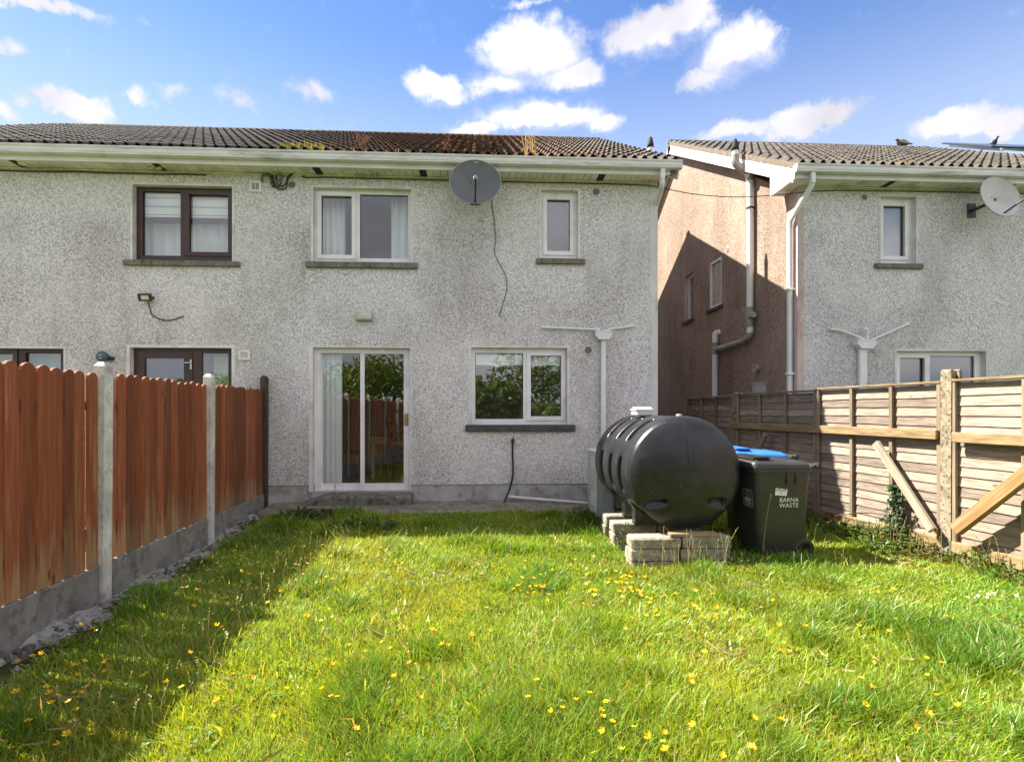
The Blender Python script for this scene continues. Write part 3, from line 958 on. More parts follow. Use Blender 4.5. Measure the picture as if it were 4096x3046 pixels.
# waste hopper and arms
def hopper(house, box, pipe, arms, yb):
    x0, y0, x1, y1 = box
    a = F(x0, y0, -.09); b = F(x1, y1, -.09)
    h = a[1] - b[1]
    mb = MB()
    sx = (b[0] - a[0])
    top, bot = a[1], b[1]
    poly = [(a[0], top), (b[0], top), (b[0], bot + h * .45), (b[0] - sx * .2, bot), (a[0] + sx * .2, bot), (a[0], bot + h * .45)]
    mb.prism(poly, 'y', YF - .12, YF - .002)
    mb.bbox(a[0] - .006, b[0] + .006, YF - .126, YF - .0015, top - .02, top - .002, .004)
    hp_ = mb.build('waste_hopper', pvc_pipe, house)
    p0, p1 = F(pipe[0], y1, -.07)[0], F(pipe[1], y1, -.07)[0]
    mb = MB(); mb.bbox(p0, p1, YF - .075, YF - .008, yb, bot + .003, .008); mb.build('downpipe', pvc_pipe, hp_)
    for arm in arms:
        pts = []
        for (px, py, d) in arm:
            q = F(px, py, -d); pts.append((q[0], YF - d, q[1]))
        mb = MB(); mb.tube(rounded(pts, .03, 3), .0185, 10)
        e = Vector(pts[0]); f = Vector(pts[1]); dr = (f - e).normalized()
        mb.tube([e - dr * .004, e + dr * .045], .0235, 10)
        mb.build('waste_pipe', pvc_pipe, hp_)
hopper(house, (2382, 1322, 2447, 1358), (2405, 2424), [[(2166, 1308, .04), (2378, 1317, .05), (2391, 1312, .06), (2396, 1330, .06)], [(2536, 1303, .04), (2445, 1315, .05), (2432, 1317, .06), (2428, 1330, .06)]], .05)
# ================================================================== THE NEXT HOUSE ON THE RIGHT
NXL, NXR = 4.82, 11.1
nh = empty('neighbour_house', ((NXL + NXR) / 2, 13.3, 0))
tag(nh, 'pebble-dashed house beyond the right fence, with a sunlit brown gable wall', 'house')
N = {}
N['up'] = opening(HOLES_NEXT, 3522, 785, 3664, 1058)
N['low'] = opening(HOLES_NEXT, 3586, 1403, 3942, 1698)
nclean = [(N['up'][0] - .1, N['up'][1] + .1, N['up'][2] - .7, N['up'][2] - .06, 'x'), (4, 12, 4.2, 5.0, 'x')]
dash_n = pebbledash('pebble_dash_next', (0.81, 0.775, 0.785), (0.72, 0.69, 0.695), (0.14, 0.12, 0.10), nclean, 0.55)
mb = MB()
panel_holes(mb, NXL + .10, NXR, PZ, 4.99, HOLES_NEXT, 0.0, 0.30, mapY, 0, 1)
mb.build('wall', [dash_n, plaster_white], nh)
mb = MB(); mb.box(NXL, NXL + .0995, YF - .004, YF + .3, -.15, 4.99); mb.build('corner_band', pink_band, nh)
mb = MB(); mb.box(NXL + .1, NXR, YF + .012, YF + .3, -.15, PZ - .0005); mb.build('plinth', plinth_m, nh)
# gable wall facing us, with two small windows
def mapX(u, v, d): return Vector((NXL + d, u, v))
def S(px, py): 
    p = on_x(px, py, NXL); return p.y, p.z
def side_rect(xa, ya, xb, yb):  # far-bottom-left px, near-top-right px
    a = S(xa, ya); b = S(xb, yb); return (min(a[0], b[0]), max(a[0], b[0]), min(a[1], b[1]), max(a[1], b[1]))
w2 = side_rect(2838, 1240, 2886, 1020); w1 = side_rect(2738, 1288, 2772, 1086)
mb = MB()
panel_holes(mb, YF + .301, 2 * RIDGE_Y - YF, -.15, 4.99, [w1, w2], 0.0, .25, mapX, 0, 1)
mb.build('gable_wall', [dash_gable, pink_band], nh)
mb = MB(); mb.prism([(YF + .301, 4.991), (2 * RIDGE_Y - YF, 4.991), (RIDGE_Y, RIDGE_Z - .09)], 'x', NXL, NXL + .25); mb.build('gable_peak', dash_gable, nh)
for (w, rc) in ((w1, .09), (w2, .015)):
    mb = MB(); panel_holes(mb, w[0] + .001, w[1] - .001, w[2] + .001, w[3] - .001, [(w[0] + .06, w[1] - .06, w[2] + .06, w[3] - .06)], rc, rc + .06, mapX)
    wo_ = mb.build('window', white_pvc, nh)
    mb = MB(); mb.box(NXL + rc + .03, NXL + rc + .036, w[0] + .055, w[1] - .055, w[2] + .055, w[3] - .055); mb.build('pane', glass, wo_)
    mb = MB(); mb.bbox(NXL - .05, NXL + rc - .002, w[0] - .08, w[1] + .08, w[2] - .07, w[2] + .0005, .005); mb.build('sill', sill_dark, wo_)
    mb = MB(); mb.box(NXL + .26, NXL + .27, w[0] - .3, w[1] + .3, w[2] - .3, w[3] + .3); mb.build('blind', roof_under, wo_)  # dark sheet added behind the glass so the pane looks dark
window_y(nh, N['up'], [(3530, 824, 3617, 1026, True)], white_pvc, (3505, 3696, 1057, 1073), sill_stone)
window_y(nh, N['low'], [(3596, 1431, 3696, 1664, True), (3719, 1423, 3898, 1670, False)], white_pvc, (3570, 3960, 1700, 1722), sill_dark)
room(nh, NXL + .26, 7.0, 2.9, 4.95, 11, room_m)
room(nh, NXL + .26, 10.5, .33, 2.72, 11.5, room_m)
NRX = 4.60
roof(nh, NRX, 11.2, tile_m2)
eaves(nh, NRX + .005, 11.2, NRX - .015, 11.25, NXL, NXR, (6.15, 8.05))
mb = MB(); mb.prism([(7.895, 4.905), (YF + .38, 4.905), (YF + .38, 5.24), (7.895, 4.99)], 'x', NRX - .006, NRX + .012); mb.build('eaves_end_box', fascia_m, nh)
mb = MB(); mb.box(NRX + .013, NXL, 7.915, YF + .37, 4.91, 4.925); mb.build('eaves_end_soffit', soffit_m, nh)
round_vent(nh, 3456, 790, 15); round_vent(nh, 3512, 1406, 17, dark=False); round_vent(nh, 2909, 996, 11, at_x=NXL)
hopper(nh, (3427, 1357, 3501, 1394), (3440, 3470), [[(3324, 1316, .04), (3363, 1321, .05), (3455, 1356, .06)], [(3455, 1316, .08), (3469, 1313, .07), (3468, 1360, .06)], [(3634, 1294, .04), (3490, 1358, .06), (3484, 1366, .06)]], .05)
# rain pipe on the corner
a = F(3245, 690, -.35)
mb = MB(); mb.bbox(4.80, 4.865, 7.80, 7.868, 4.82, 4.976, .006); mb.build('gutter_outlet', gutter_m, nh)
def sq_tube(mb, pts, r): mb.tube(pts, r, 4)
mb = MB()
mb.tube([(4.832, 7.835, 4.85), (4.832, 7.85, 4.80), (4.755, YF + .10, 4.42), (4.755, YF + .10, 4.36)], .043, 4)
mb.tube([(4.755, YF + .10, 4.40), (4.755, YF + .10, .1)], .043, 4)
dpn = mb.build('downpipe', pvc_pipe, nh)
for z in (3.35, 2.05):
    mb = MB(); mb.bbox(4.705, 4.82, YF + .05, YF + .15, z, z + .03, .004); mb.build('pipe_clip', pvc_pipe, dpn)
# soil stack on the gable
PXs = NXL - .085
p_lo = on_x(3000, 1330, PXs); yk = p_lo.y
top = on_x(2930, 575, PXs - .3)
z_el = on_x(3000, 700, PXs).z
mb = MB()
mb.tube(rounded([(PXs, yk, p_lo.z), (PXs, yk, z_el), (PXs - .27, yk, z_el + .2), (PXs - .27, yk, z_el + .44)], .12, 6), .058, 16)
st = mb.build('soil_stack', pvc_pipe, nh)
mb = MB(); mb.tube(rounded([(PXs, yk, z_el - .10), (PXs, yk, z_el + .01), (PXs - .27, yk, z_el + .19), (PXs - .27, yk, z_el + .34)], .12, 6), .066, 16); mb.build('pipe_bend', pvc_brown, st)
mb = MB(); mb.lathe([(.060, 0), (.068, 0), (.065, .06), (.045, .16), (.02, .21), (.0005, .22)], (PXs - .27, yk, z_el + .42), (0, 0, 1), 14); mb.build('vent_cap', dark_void, st)
j1 = on_x(2860, 1398, PXs); j0 = on_x(2985, 1352, PXs)
mb = MB(); mb.tube(rounded([(PXs, yk, p_lo.z + .12), (PXs, yk, p_lo.z - .06), (PXs, j0.y + .1, j0.z - .04), (PXs, j1.y, j1.z)], .12, 6), .056, 16); mb.build('branch_pipe', pvc_brown, st)
mb = MB(); mb.tube([(PXs, yk, p_lo.z + .1), (PXs, yk, p_lo.z + .45)], .068, 16); mb.tube([(PXs, yk, p_lo.z + .26), (PXs - .02, yk - .16, p_lo.z + .30)], .058, 14); mb.build('pipe_junction', pvc_brown, st)
zt2 = on_x(2857, 1345, PXs).z
mb = MB(); mb.tube(rounded([(PXs, j1.y, .1), (PXs, j1.y, zt2 + .06), (NXL + .01, j1.y - .03, zt2 + .08)], .09, 5), .058, 16); mb.build('waste_stack', pvc_pipe, nh)
mb = MB(); mb.tube([(PXs, j1.y, j1.z - .1), (PXs, j1.y, j1.z + .14)], .066, 16); mb.build('pipe_junction', pvc_brown, st)
for zz in (z_el - .6,):
    mb = MB(); mb.tube([(PXs, yk, zz), (PXs, yk, zz + .03)], .066, 16); mb.box(PXs + .03, NXL, yk - .012, yk + .012, zz, zz + .03); mb.build('pipe_clip', dark_void, st)
c = on_x(3037, 1474, NXL)
mb = MB(); mb.lathe([(.045, 0), (.05, .03), (.075, .09), (.06, .10), (.03, .03), (.0005, .02)], c, (-1, -.15, .05), 14); mb.build('vent_cowl', pvc_brown, nh)
a = S(3015, 1660); b = S(3066, 1534)
mb = MB(); mb.bbox(NXL - .03, NXL + .002, b[0], a[0], b[1] - .55, b[1], .008); mb.box(NXL - .038, NXL + .002, b[0] - .03, a[0] + .03, b[1] + .0005, b[1] + .03); mb.build('meter_box', simple('meter_box_m', (.48, .47, .45), .5, .1), nh)

# ================================================================== ground, path
def ground_z(x, y):
    t = min(1, max(0, (y - 6.1) / 1.5)); t = t * t * (3 - 2 * t)
    return 0.09 * t + 0.012 * mnoise.noise(Vector((x * .9, y * .9, 0.3))) + 0.02 * max(0, min(1, (x - 3.4) / .9)) 
soil_m = concrete('lawn_soil', (0.09, 0.11, 0.03), (0.02, 0.03, 0.008), 0.6, scale=5)
mb = MB(); mb.smooth = True
xs = np.linspace(-3.3, 5.2, 90); ys = np.linspace(-5.5, 8.3, 140)
mb.grid([[(x, y, ground_z(x, y)) for x in xs] for y in ys])
lawn = mb.build('lawn', soil_m); tag(lawn, kind='structure')
mb = MB(); mb.grid([[(x, y, -.06) for x in np.linspace(-400, 400, 9)] for y in np.linspace(-400, 400, 9)])
tag(mb.build('ground', simple('far_grass', (0.07, 0.10, 0.03), .95, .3, .4)), kind='structure')
path_m = concrete('path_concrete', (0.25, 0.225, 0.18), (0.07, 0.06, 0.045), 0.65, moss=(0.05, 0.055, 0.02), scale=4)
mb = MB()
P = []
for x in np.linspace(-3.0, 4.0, 60):
    e = 7.56 + .05 * mnoise.noise(Vector((x * 2, 1, 0))) + .03 * mnoise.noise(Vector((x * 7, 2, 0)))
    P.append([(x, YF + .012, .165 + .004 * mnoise.noise(Vector((x * 5, 3, 0)))), (x, 7.9, .155), (x, e + .04, .14), (x, e, .115), (x, e - .005, -.03)])
mb.grid(P, smooth=False)
tag(mb.build('path', path_m), kind='structure')
# broken concrete footing along the left fence
def fence_x(y): return -2.94 - 0.045 * (y - 4.45)
foot_m = concrete('footing_concrete', (0.33, 0.32, 0.30), (0.035, 0.033, 0.03), 0.7, moss=(0.06, 0.055, 0.04), scale=8)
mb = MB(); mb.smooth = False
P = []
for y in np.arange(-1.0, 7.6, .035):
    w = 0.27 + 0.22 * (mnoise.noise(Vector((y * 1.3, 4, 0))) + .2) + .06 * mnoise.noise(Vector((y * 6, 9, 0)))
    w = max(.03, w); bury = .07 * max(0, min(1, (mnoise.noise(Vector((y * 1.9, 7, 0))) + .18) * 3))
    fx = fence_x(y)
    row = []
    for k in range(9):
        t = k / 8
        x = fx - .02 + w * t
        z = ground_z(x, y) + (0.075 * (1 - t ** 2) - .012 - bury * (.35 + t)) + .028 * mnoise.noise(Vector((x * 14, y * 14, 2))) + .016 * mnoise.noise(Vector((x * 40, y * 40, 5)))
        row.append((x, y, z))
    P.append(row)
mb.grid(P, smooth=False)
tag(mb.build('concrete_footing', foot_m), 'broken pale concrete footing strip along the foot of the red-brown fence', kind='structure')
# ================================================================== LEFT FENCE (red-brown boards in concrete posts)
post_m = concrete('post_concrete', (0.62, 0.60, 0.56), (0.24, 0.20, 0.16), 0.4, scale=4)
gravel_m = concrete('gravel_board_concrete', (0.25, 0.24, 0.22), (0.085, 0.08, 0.07), 0.6, moss=(0.13, 0.115, 0.09), scale=4.5)
stain_m = wood('red_stained_board', (0.262, 0.078, 0.033), (0.36, 0.23, 0.125), 0.5, 'z', bottom_wear=0.42, con=.74)
end_post_m = wood('dark_end_post', (0.11, 0.075, 0.05), (0.20, 0.16, 0.12), 0.5, 'z')
lf = empty('timber_fence', (fence_x(2.5), 2.5, 0))
tag(lf, 'red-brown upright board fence with rounded tops between white concrete posts', 'fence')
POSTS = [4.45, 6.30, 8.08]
y = 4.45 - 1.87
while y > -5.2:
    POSTS.insert(0, y); y -= 1.87
FDIR = Vector((-0.045, 1, 0)).normalized()
FN = Vector((1, 0.045, 0)).normalized()
def fmat(y):
    M = Matrix.Identity(4)
    M.col[0][:3] = FN; M.col[1][:3] = FDIR; M.col[2][:3] = (0, 0, 1); M.col[3][:3] = (fence_x(y), y, 0)
    return M
rl = random.Random(21)
for i, py in enumerate(POSTS):
    M = fmat(py)
    lean = Matrix.Rotation(R(rl.uniform(-.5, .5)), 4, 'X') @ Matrix.Rotation(R(rl.uniform(0.2, .7)), 4, 'Y')
    mb = MB()
    h = 1.89 if i < len(POSTS) - 1 else 2.0
    poly = [(-.05, -.055), (.05, -.055), (.05, -.022), (.022, -.022)]
    # H-section post: channels on both sides take the panels
    a, b, c = .055, .055, .018
    sec = [(-a, -b), (a, -b), (a, -b + .03), (c + .012, -b + .045), (c + .012, b - .045), (a, b - .03), (a, b), (-a, b), (-a, b - .03), (-c - .012, b - .045), (-c - .012, -b + .045), (-a, -b + .03)]
    # the post shows its full face towards the garden; grooves run in the sides
    sec = [(-.042, -.056), (.042, -.056), (.042, .056), (-.042, .056)]
    zt = h + rl.uniform(-.015, .02)
    MM = M @ lean
    ring0 = [MM @ Vector((x_, y_, -.3)) for x_, y_ in sec]
    ring1 = [MM @ Vector((x_, y_, zt - .035)) for x_, y_ in sec]
    ring2 = [MM @ Vector((x_ * .5, y_ * .5, zt)) for x_, y_ in sec]
    mb.add(ring0 + ring1 + ring2, [(0, 1, 5, 4), (1, 2, 6, 5), (2, 3, 7, 6), (3, 0, 4, 7), (4, 5, 9, 8), (5, 6, 10, 9), (6, 7, 11, 10), (7, 4, 8, 11), (8, 9, 10, 11)])
    mb.build('fence_post', post_m if i < len(POSTS) - 1 else end_post_m, lf)
def board_mesh(w, z0, z1, th=.019):
    n = 7
    prof = [(-w / 2, z0)] + [(w / 2, z0)] + [(w / 2 * math.cos(a), z1 - w * .42 + w * .42 * math.sin(a)) for a in np.linspace(0, math.pi, n)]
    return prof
for i in range(len(POSTS) - 1):
    y0, y1 = POSTS[i] + .05, POSTS[i + 1] - .05
    if i == len(POSTS) - 2: y1 += .0
    # concrete gravel board
    M = fmat((y0 + y1) / 2); L_ = (y1 - y0) / 2
    mb = MB(); mb.bbox(-.03, .022, -L_ - .015, L_ + .015, -.15, .315, .006, M); mb.build('gravel_board', gravel_m, lf)
    for z in (.55, 1.5):
        mb = MB(); mb.bbox(-.05, -.0125, -L_, L_, z, z + .07, .004, M); mb.build('fence_rail', stain_m, lf)
    n = max(1, int(round((y1 - y0) / .127)))
    for k in range(n):
        yc = y0 + (k + .5) * (y1 - y0) / n
        w = (y1 - y0) / n - rl.choice((.009, .011, .014, .019))
        Mb = fmat(yc) @ Matrix.Rotation(R(rl.uniform(-.5, .5)), 4, 'X') @ Matrix.Rotation(R(rl.uniform(-1.6, 1.6)), 4, 'Z')
        prof = board_mesh(w, .317 + rl.uniform(0, .005), 1.795 + rl.uniform(-.014, .014))
        xo = rl.uniform(-.008, .008)
        mb = MB()
        nn = len(prof)
        mb.prism(prof, 'x', -.0115 + xo, .0085 + xo, Mb)
        mb.build('board', stain_m, lf)

# ================================================================== RIGHT FENCE (waney-lap panels, timber rails and braces)
rawwood = wood('weathered_slat', (0.315, 0.252, 0.197), (0.38, 0.325, 0.265), 0.5, 'y', rough=.85)
batten_m = wood('weathered_batten', (0.28, 0.215, 0.145), (0.34, 0.285, 0.215), 0.5, 'z', rough=.85)
rail_m = wood('yellow_rail', (0.33, 0.225, 0.115), (0.37, 0.31, 0.225), 0.55, 'y', rough=.8)
brace_m = wood('pale_brace', (0.45, 0.36, 0.265), (0.50, 0.43, 0.345), 0.4, 'z', rough=.8)
brace_o = wood('orange_brace', (0.33, 0.195, 0.085), (0.40, 0.32, 0.22), 0.45, 'z', rough=.8)
def lichen_post():
    m, gg, bs = new_mat('lichen_post')
    p = pos(gg)
    n1 = gg.noise(p, 16, 6, .65); n2 = gg.noise(gg.vmath('ADD', p, (2, 5, 1)), 30, 5, .7)
    c = gg.mix(gg.step(n1, .35, .65), (0.19, 0.155, 0.105), (0.33, 0.275, 0.19))
    c = gg.mix(gg.math('MULTIPLY', gg.step(n2, .53, .60), .85), c, (0.035, 0.03, 0.022))
    gg.put(bs.inputs['Base Color'], c); bs.inputs['Roughness'].default_value = .95
    gg.put(bs.inputs['Normal'], gg.bump(n2, .6, .008))
    return m
rpost_m = lichen_post()
A0 = Vector((4.54, 5.12, 0)); A1 = Vector((4.10, 8.69, 0))
UD = (A1 - A0).normalized(); UN = Vector((-UD.y, UD.x, 0))      # UN points to our garden (-X)
def RM(s, off=0.0):
    M = Matrix.Identity(4)
    M.col[0][:3] = UN; M.col[1][:3] = UD; M.col[2][:3] = (0, 0, 1); M.col[3][:3] = A0 + UD * s + UN * off
    return M
def on_fence(px, py, off=0.0):
    d = pix_dir(px, py); o = A0 + UN * off
    k = (o.dot(UN)) / d.dot(UN)
    P_ = d * k
    return (P_ - o).dot(UD), CAM_H + P_.z
rf_ = empty('panel_fence', A0 + UD * 1.0)
tag(rf_, 'weathered waney-lap panel fence with a yellow timber rail, on the right', 'fence')
SP = (A1 - A0).length
rposts = [(0.0, 1.89), (SP, 1.79)]
s = -1.98
while s > -10.6:
    rposts.append((s, 1.88)); s -= 1.93
END = SP + 1.55
for (s, h) in rposts:
    lean = Matrix.Rotation(R(rl.uniform(-.4, .4)), 4, 'X')
    mb = MB(); MM = RM(s) @ lean
    W = .055
    sec = [(.062, -W), (.062, W), (.03, W), (.03, W - .03), (-.03, W - .03), (-.03, W), (-.062, W), (-.062, -W), (-.03, -W), (-.03, -W + .03), (.03, -W + .03), (.03, -W)]
    n = len(sec)
    r0 = [MM @ Vector((x_, y_, -.3)) for x_, y_ in sec]; r1 = [MM @ Vector((x_, y_, h - .02)) for x_, y_ in sec]
    r2 = [MM @ Vector((x_ * .85, y_ * .85, h + rl.uniform(-.008, .008))) for x_, y_ in sec]
    mb.add(r0 + r1 + r2, [(i_, (i_ + 1) % n, (i_ + 1) % n + n, i_ + n) for i_ in range(n)] + [(i_ + n, (i_ + 1) % n + n, (i_ + 1) % n + 2 * n, i_ + 2 * n) for i_ in range(n)] + [tuple(range(2 * n, 3 * n))])
    mb.build('fence_post', rpost_m, rf_)
def ztop(s): return 1.80 - .012 * max(0, s)
def rpanel(s0, s1, nb):
    zb, n = .22, 16
    Lm = (s1 - s0)
    M = RM((s0 + s1) / 2); hl = Lm / 2
    zt = ztop((s0 + s1) / 2)
    ex = (zt - .05 - zb) / n
    for k in range(n):
        z = zb + k * ex
        # lapped slat: leans out at the bottom, wavy lower edge
        pts = []; m_ = 9
        for j in range(m_):
            t = -hl + .005 + (Lm - .01) * j / (m_ - 1)
            wv = .008 * mnoise.noise(Vector((t * 3 + k * 7.1 + s0 * 3, k * 3.3, 1)))
            pts.append((t, wv))
        V = []
        for (t, wv) in pts:
            V += [M @ Vector((.007, t, z + wv - .012)), M @ Vector((.0135, t, z + wv - .012)), M @ Vector((-.001, t, z + ex + .012)), M @ Vector((-.008, t, z + ex + .012))]
        fs = []
        for j in range(m_ - 1):
            a = j * 4; b = a + 4
            fs += [(a + 1, b + 1, b + 2, a + 2), (a, a + 1, b + 1, b)[::-1], (a, b, b + 3, a + 3)[::-1], (a + 2, b + 2, b + 3, a + 3)]
        fs += [(0, 1, 2, 3), tuple((m_ - 1) * 4 + q for q in (3, 2, 1, 0))]
        mb = MB(); mb.add(V, fs, False); mb.build('slat', rawwood, rf_)
    for k in range(nb + 1):
        t = -hl + .022 + (Lm - .044) * k / nb
        Mb = RM((s0 + s1) / 2 + t)
        mb = MB(); mb.bbox(.0205, .052, -.021, .021, zb - .04, zt - .028, .003, Mb @ Matrix.Rotation(R(rl.uniform(-.3, .3)), 4, 'X')); mb.build('batten', batten_m, rf_)
    mb = MB(); mb.bbox(-.03, .06, -hl, hl, zt - .026, zt, .004, M); mb.build('fence_cap', rail_m, rf_)
    mb = MB(); mb.bbox(.0205, .058, -hl, hl, zb - .075, zb + .03, .004, M @ Matrix.Translation((0, 0, .0))); mb.build('bottom_rail', rail_m, rf_)
    mb = MB(); mb.bbox(-.028, .018, -hl - .01, hl + .01, -.2, zb - .03, .006, M); mb.build('gravel_board', rpost_m, rf_)
mid = on_fence(3277, 1700)[0]
rpanel(.055, mid, 3); rpanel(mid + .004, SP - .055, 3); rpanel(SP + .055, END, 3)
ps = sorted([p[0] for p in rposts if p[0] < .01], reverse=True)
for a, b in zip(ps[:-1], ps[1:]): rpanel(b + .055, a - .055, 3)
def rail(s0, s1, z0, h=.095, th=.045, mat=None, off=.0785):
    M = RM((s0 + s1) / 2); hl = abs(s1 - s0) / 2
    mb = MB(); mb.bbox(off - .0255, off - .0255 + th, -hl, hl, z0, z0 + h, .006, M); mb.build('support_rail', mat or rail_m, rf_)
rail(.065, SP + .02, 1.215); rail(-2.6, -.11, 1.20, off=.10)
def brace(p, q, w, th, off, mat):
    a = on_fence(*p, off=off); b = on_fence(*q, off=off)
    d = Vector((0, b[0] - a[0], b[1] - a[1])); Lb = d.length
    ang = math.atan2(-d.y, d.z)
    M = RM(a[0], off) @ Matrix.Translation((0, 0, a[1])) @ Matrix.Rotation(ang, 4, 'X')
    mb = MB(); mb.bbox(-th / 2, th / 2, -w / 2, w / 2, 0, Lb, .006)
    o = mb.build_local('brace', mat, rf_, M)
brace((3730, 2120), (3503, 1770), .085, .045, .16, brace_m)
brace((3822, 2118), (4190, 1830), .11, .075, .19, brace_o)
brace((3020, 1830), (3062, 1735), .09, .04, .16, batten_m)

# ================================================================== OIL TANK
def tank_mat():
    m, gg, bs = new_mat('tank_plastic')
    p = pos(gg)
    n = gg.noise(p, 5, 6, .65); sc, _ = gg.voro(gg.scale(p, 1, 1, 2.2), 15)
    c = gg.mix(gg.step(n, .35, .7), (0.010, 0.011, 0.014), (0.024, 0.025, 0.030))
    spk = gg.step(gg.noise(p, 55, 2, .5), .70, .76)
    c = gg.mix(gg.math('MULTIPLY', spk, .55), c, (0.20, 0.20, 0.19))
    gg.put(bs.inputs['Base Color'], c)
    gg.put(bs.inputs['Roughness'], gg.math('MULTIPLY_ADD', n, .25, .20))
    gg.put(bs.inputs['Normal'], gg.bump(gg.noise(p, 3.5, 3), .25, .03))
    return m
tank_m = tank_mat()
tank = empty('oil_tank', (2.01, 6.2, .30))
tag(tank, 'black ribbed plastic heating-oil tank lying on concrete blocks', 'oil tank')
TC = Vector((2.01, 0, .873)); TR = .572; TY0, TY1 = 5.36, 7.0; BASE = .302
SLOTS = [5.74, 6.16, 6.60]
def tank_r(a, y):
    """radius of the moulded shell at angle a (0 = right, 90 = up) and length y"""
    ca, sa = math.cos(a), math.sin(a)
    # rounded shoulders near both ends
    e = min(y - TY0, TY1 - y); rr = TR - .026 * max(0, 1 - e / .05) ** 2
    ds = min(abs(y - s_) for s_ in SLOTS)
    deg = math.degrees(a) % 360
    band = 1 / (1 + math.exp(max(-40, min(40, (ds - .066) / .004))))
    def win(lo, hi, soft=1.3):
        ex = lambda v: math.exp(max(-60, min(60, v)))
        return 1 / (1 + ex(-(deg - lo) / soft)) / (1 + ex((deg - hi) / soft))
    up = win(112, 143) + win(37, 68); md = win(169, 201) + max(win(337, 377), win(-23, 17))
    rr -= band * (.16 * up + .19 * md)
    # feet: between the slots the shell runs straight down to the base
    if sa < -0.15:
        leg = 1 / (1 + math.exp(max(-40, min(40, (ds - .085) / .006))))
        if e < .06: leg = 0
        hx, hz = .415, TC.z - BASE
        t = min(hx / max(1e-6, abs(ca)), hz / max(1e-6, -sa))
        rb = max(rr, min(t, .80)) if abs(ca) > .02 else rr
        low = rr - .03 * win(215, 325)
        rr = low + (rb - low) * leg
        rr = min(rr, hz / -sa)
    return rr
mb = MB(); mb.smooth = True
NA, NY = 216, 96
rows = []
YS = sorted(set([round(v, 4) for v in np.linspace(TY0, TY1, 70)] + [round(s_ + sg_ * (w_ + o_), 4) for s_ in SLOTS for sg_ in (-1, 1) for w_ in (.066, .085) for o_ in (-.016, -.010, -.006, -.002, .002, .006, .010, .016)]))
for y in YS:
    rows.append([(TC.x + tank_r(a, y) * math.cos(a), y, TC.z + tank_r(a, y) * math.sin(a)) for a in np.linspace(0, 2 * math.pi, NA, endpoint=False)])
mb.grid(rows, closed_u=True)
shell = mb.build('tank_shell', tank_m, tank)
def tank_end(y0, sg, eyes):
    mb = MB(); mb.smooth = True
    rows = []
    rim = tank_r(1.0, y0)
    for k in range(0, 49):
        t = 1 - k / 48
        row = []
        for a in np.linspace(0, 2 * math.pi, NA, endpoint=False):
            r_ = (TR - .026) * t
            if math.sin(a) < 0: r_ = min(r_, (TC.z - BASE) / max(1e-6, -math.sin(a)) * t) if t > .9 else r_
            x, z = r_ * math.cos(a), r_ * math.sin(a)
            d = .085 * (1 - t ** 2.3) + .016 * (1 - t ** 14)
            if eyes:
                d += .006 * math.exp(-(x / .008) ** 2) * (1 if z > .12 else 0)
                ex = abs(x) - .30; ez = z + .285
                # moulded hand-hold pockets, shelf sloping out
                if -.10 < ex < .095:
                    lo, hi = -.062 + .9 * max(0, -ex) ** 1.25 * 1.0, .048 - .25 * max(0, ex - .03)
                    if lo < ez < hi:
                        d -= .062 * (ez - lo) / (hi - lo)
            row.append((TC.x + x, y0 + sg * d, TC.z + z))
        rows.append(row)
    mb.grid(rows, closed_u=True)
    mb.build('tank_end', tank_m, tank)
tank_end(TY0, -1, True); tank_end(TY1, 1, False)
a = on_y(2537, 1642, 6.35); b = on_y(2603, 1670, 6.35)
mb = MB(); mb.bbox(a.x, b.x, 6.26, 6.48, 1.435, 1.435 + .105, .016); mb.bbox(a.x - .01, b.x + .01, 6.25, 6.49, 1.50, 1.515, .004); fb = mb.build('fill_cap_box', simple('tank_sensor', (.62, .64, .62), .4, .05), tank)
p = on_y(2716, 1657, 5.62)
mb = MB(); mb.lathe([(.03, -.02), (.03, .012), (.022, .018), (.0005, .018)], (p.x, 5.62, TC.z + TR), (0, 0, 1), 14); mb.build('cap_plug', pvc_brown, tank)
# blocks under the tank
block_m = concrete('block_concrete', (0.32, 0.29, 0.235), (0.05, 0.045, 0.036), 0.6, moss=(0.13, 0.115, 0.07), scale=10)
bl_names = {0: 'front', 1: 'middle', 2: 'rear'}
BZ = [(-.045, .065), (.068, .178), (.181, .291)]
desc_row = ['front pier', 'middle pier', 'rear pier']
desc_crs = ['lowest', 'second', 'topmost']
for r_, yb in enumerate((5.16, 5.86, 6.30)):
    for k in range(2):
        for c_, (z0, z1) in enumerate(BZ):
            x0 = 1.42 + k * .488 + rl.uniform(-.012, .012)
            mb = MB()
            M = Matrix.Translation((x0 + .235, yb + .11, 0)) @ Matrix.Rotation(R(rl.uniform(-1.5, 1.5)), 4, 'Z')
            mb.bbox(-.237, .237, -.108, .108, z0, z1, rl.uniform(.008, .018), M)
            mb.v = [(v[0] + rl.uniform(-.005, .005), v[1] + rl.uniform(-.005, .005), v[2] + rl.uniform(-.0012, .0012)) for v in mb.v]
            o = mb.build('concrete_block', block_m, None)
            tag(o, f'{desc_crs[c_]} {"left" if k == 0 else "right"} grey concrete block of the {desc_row[r_]} under the oil tank', 'block', 'concrete blocks under the oil tank')
p = on_y(2683, 2140, 5.17); q = on_y(2873, 2150, 5.17)
mb = MB(); mb.bbox(p.x, q.x, 5.17, 5.27, .2935, .329, .004, None); o = mb.build('timber_offcut', wood('grey_offcut', (.36, .27, .18), (.42, .36, .27), .5, 'x'), None)
tag(o, 'short grey timber offcut lying on the front blocks below the tank', 'plank')

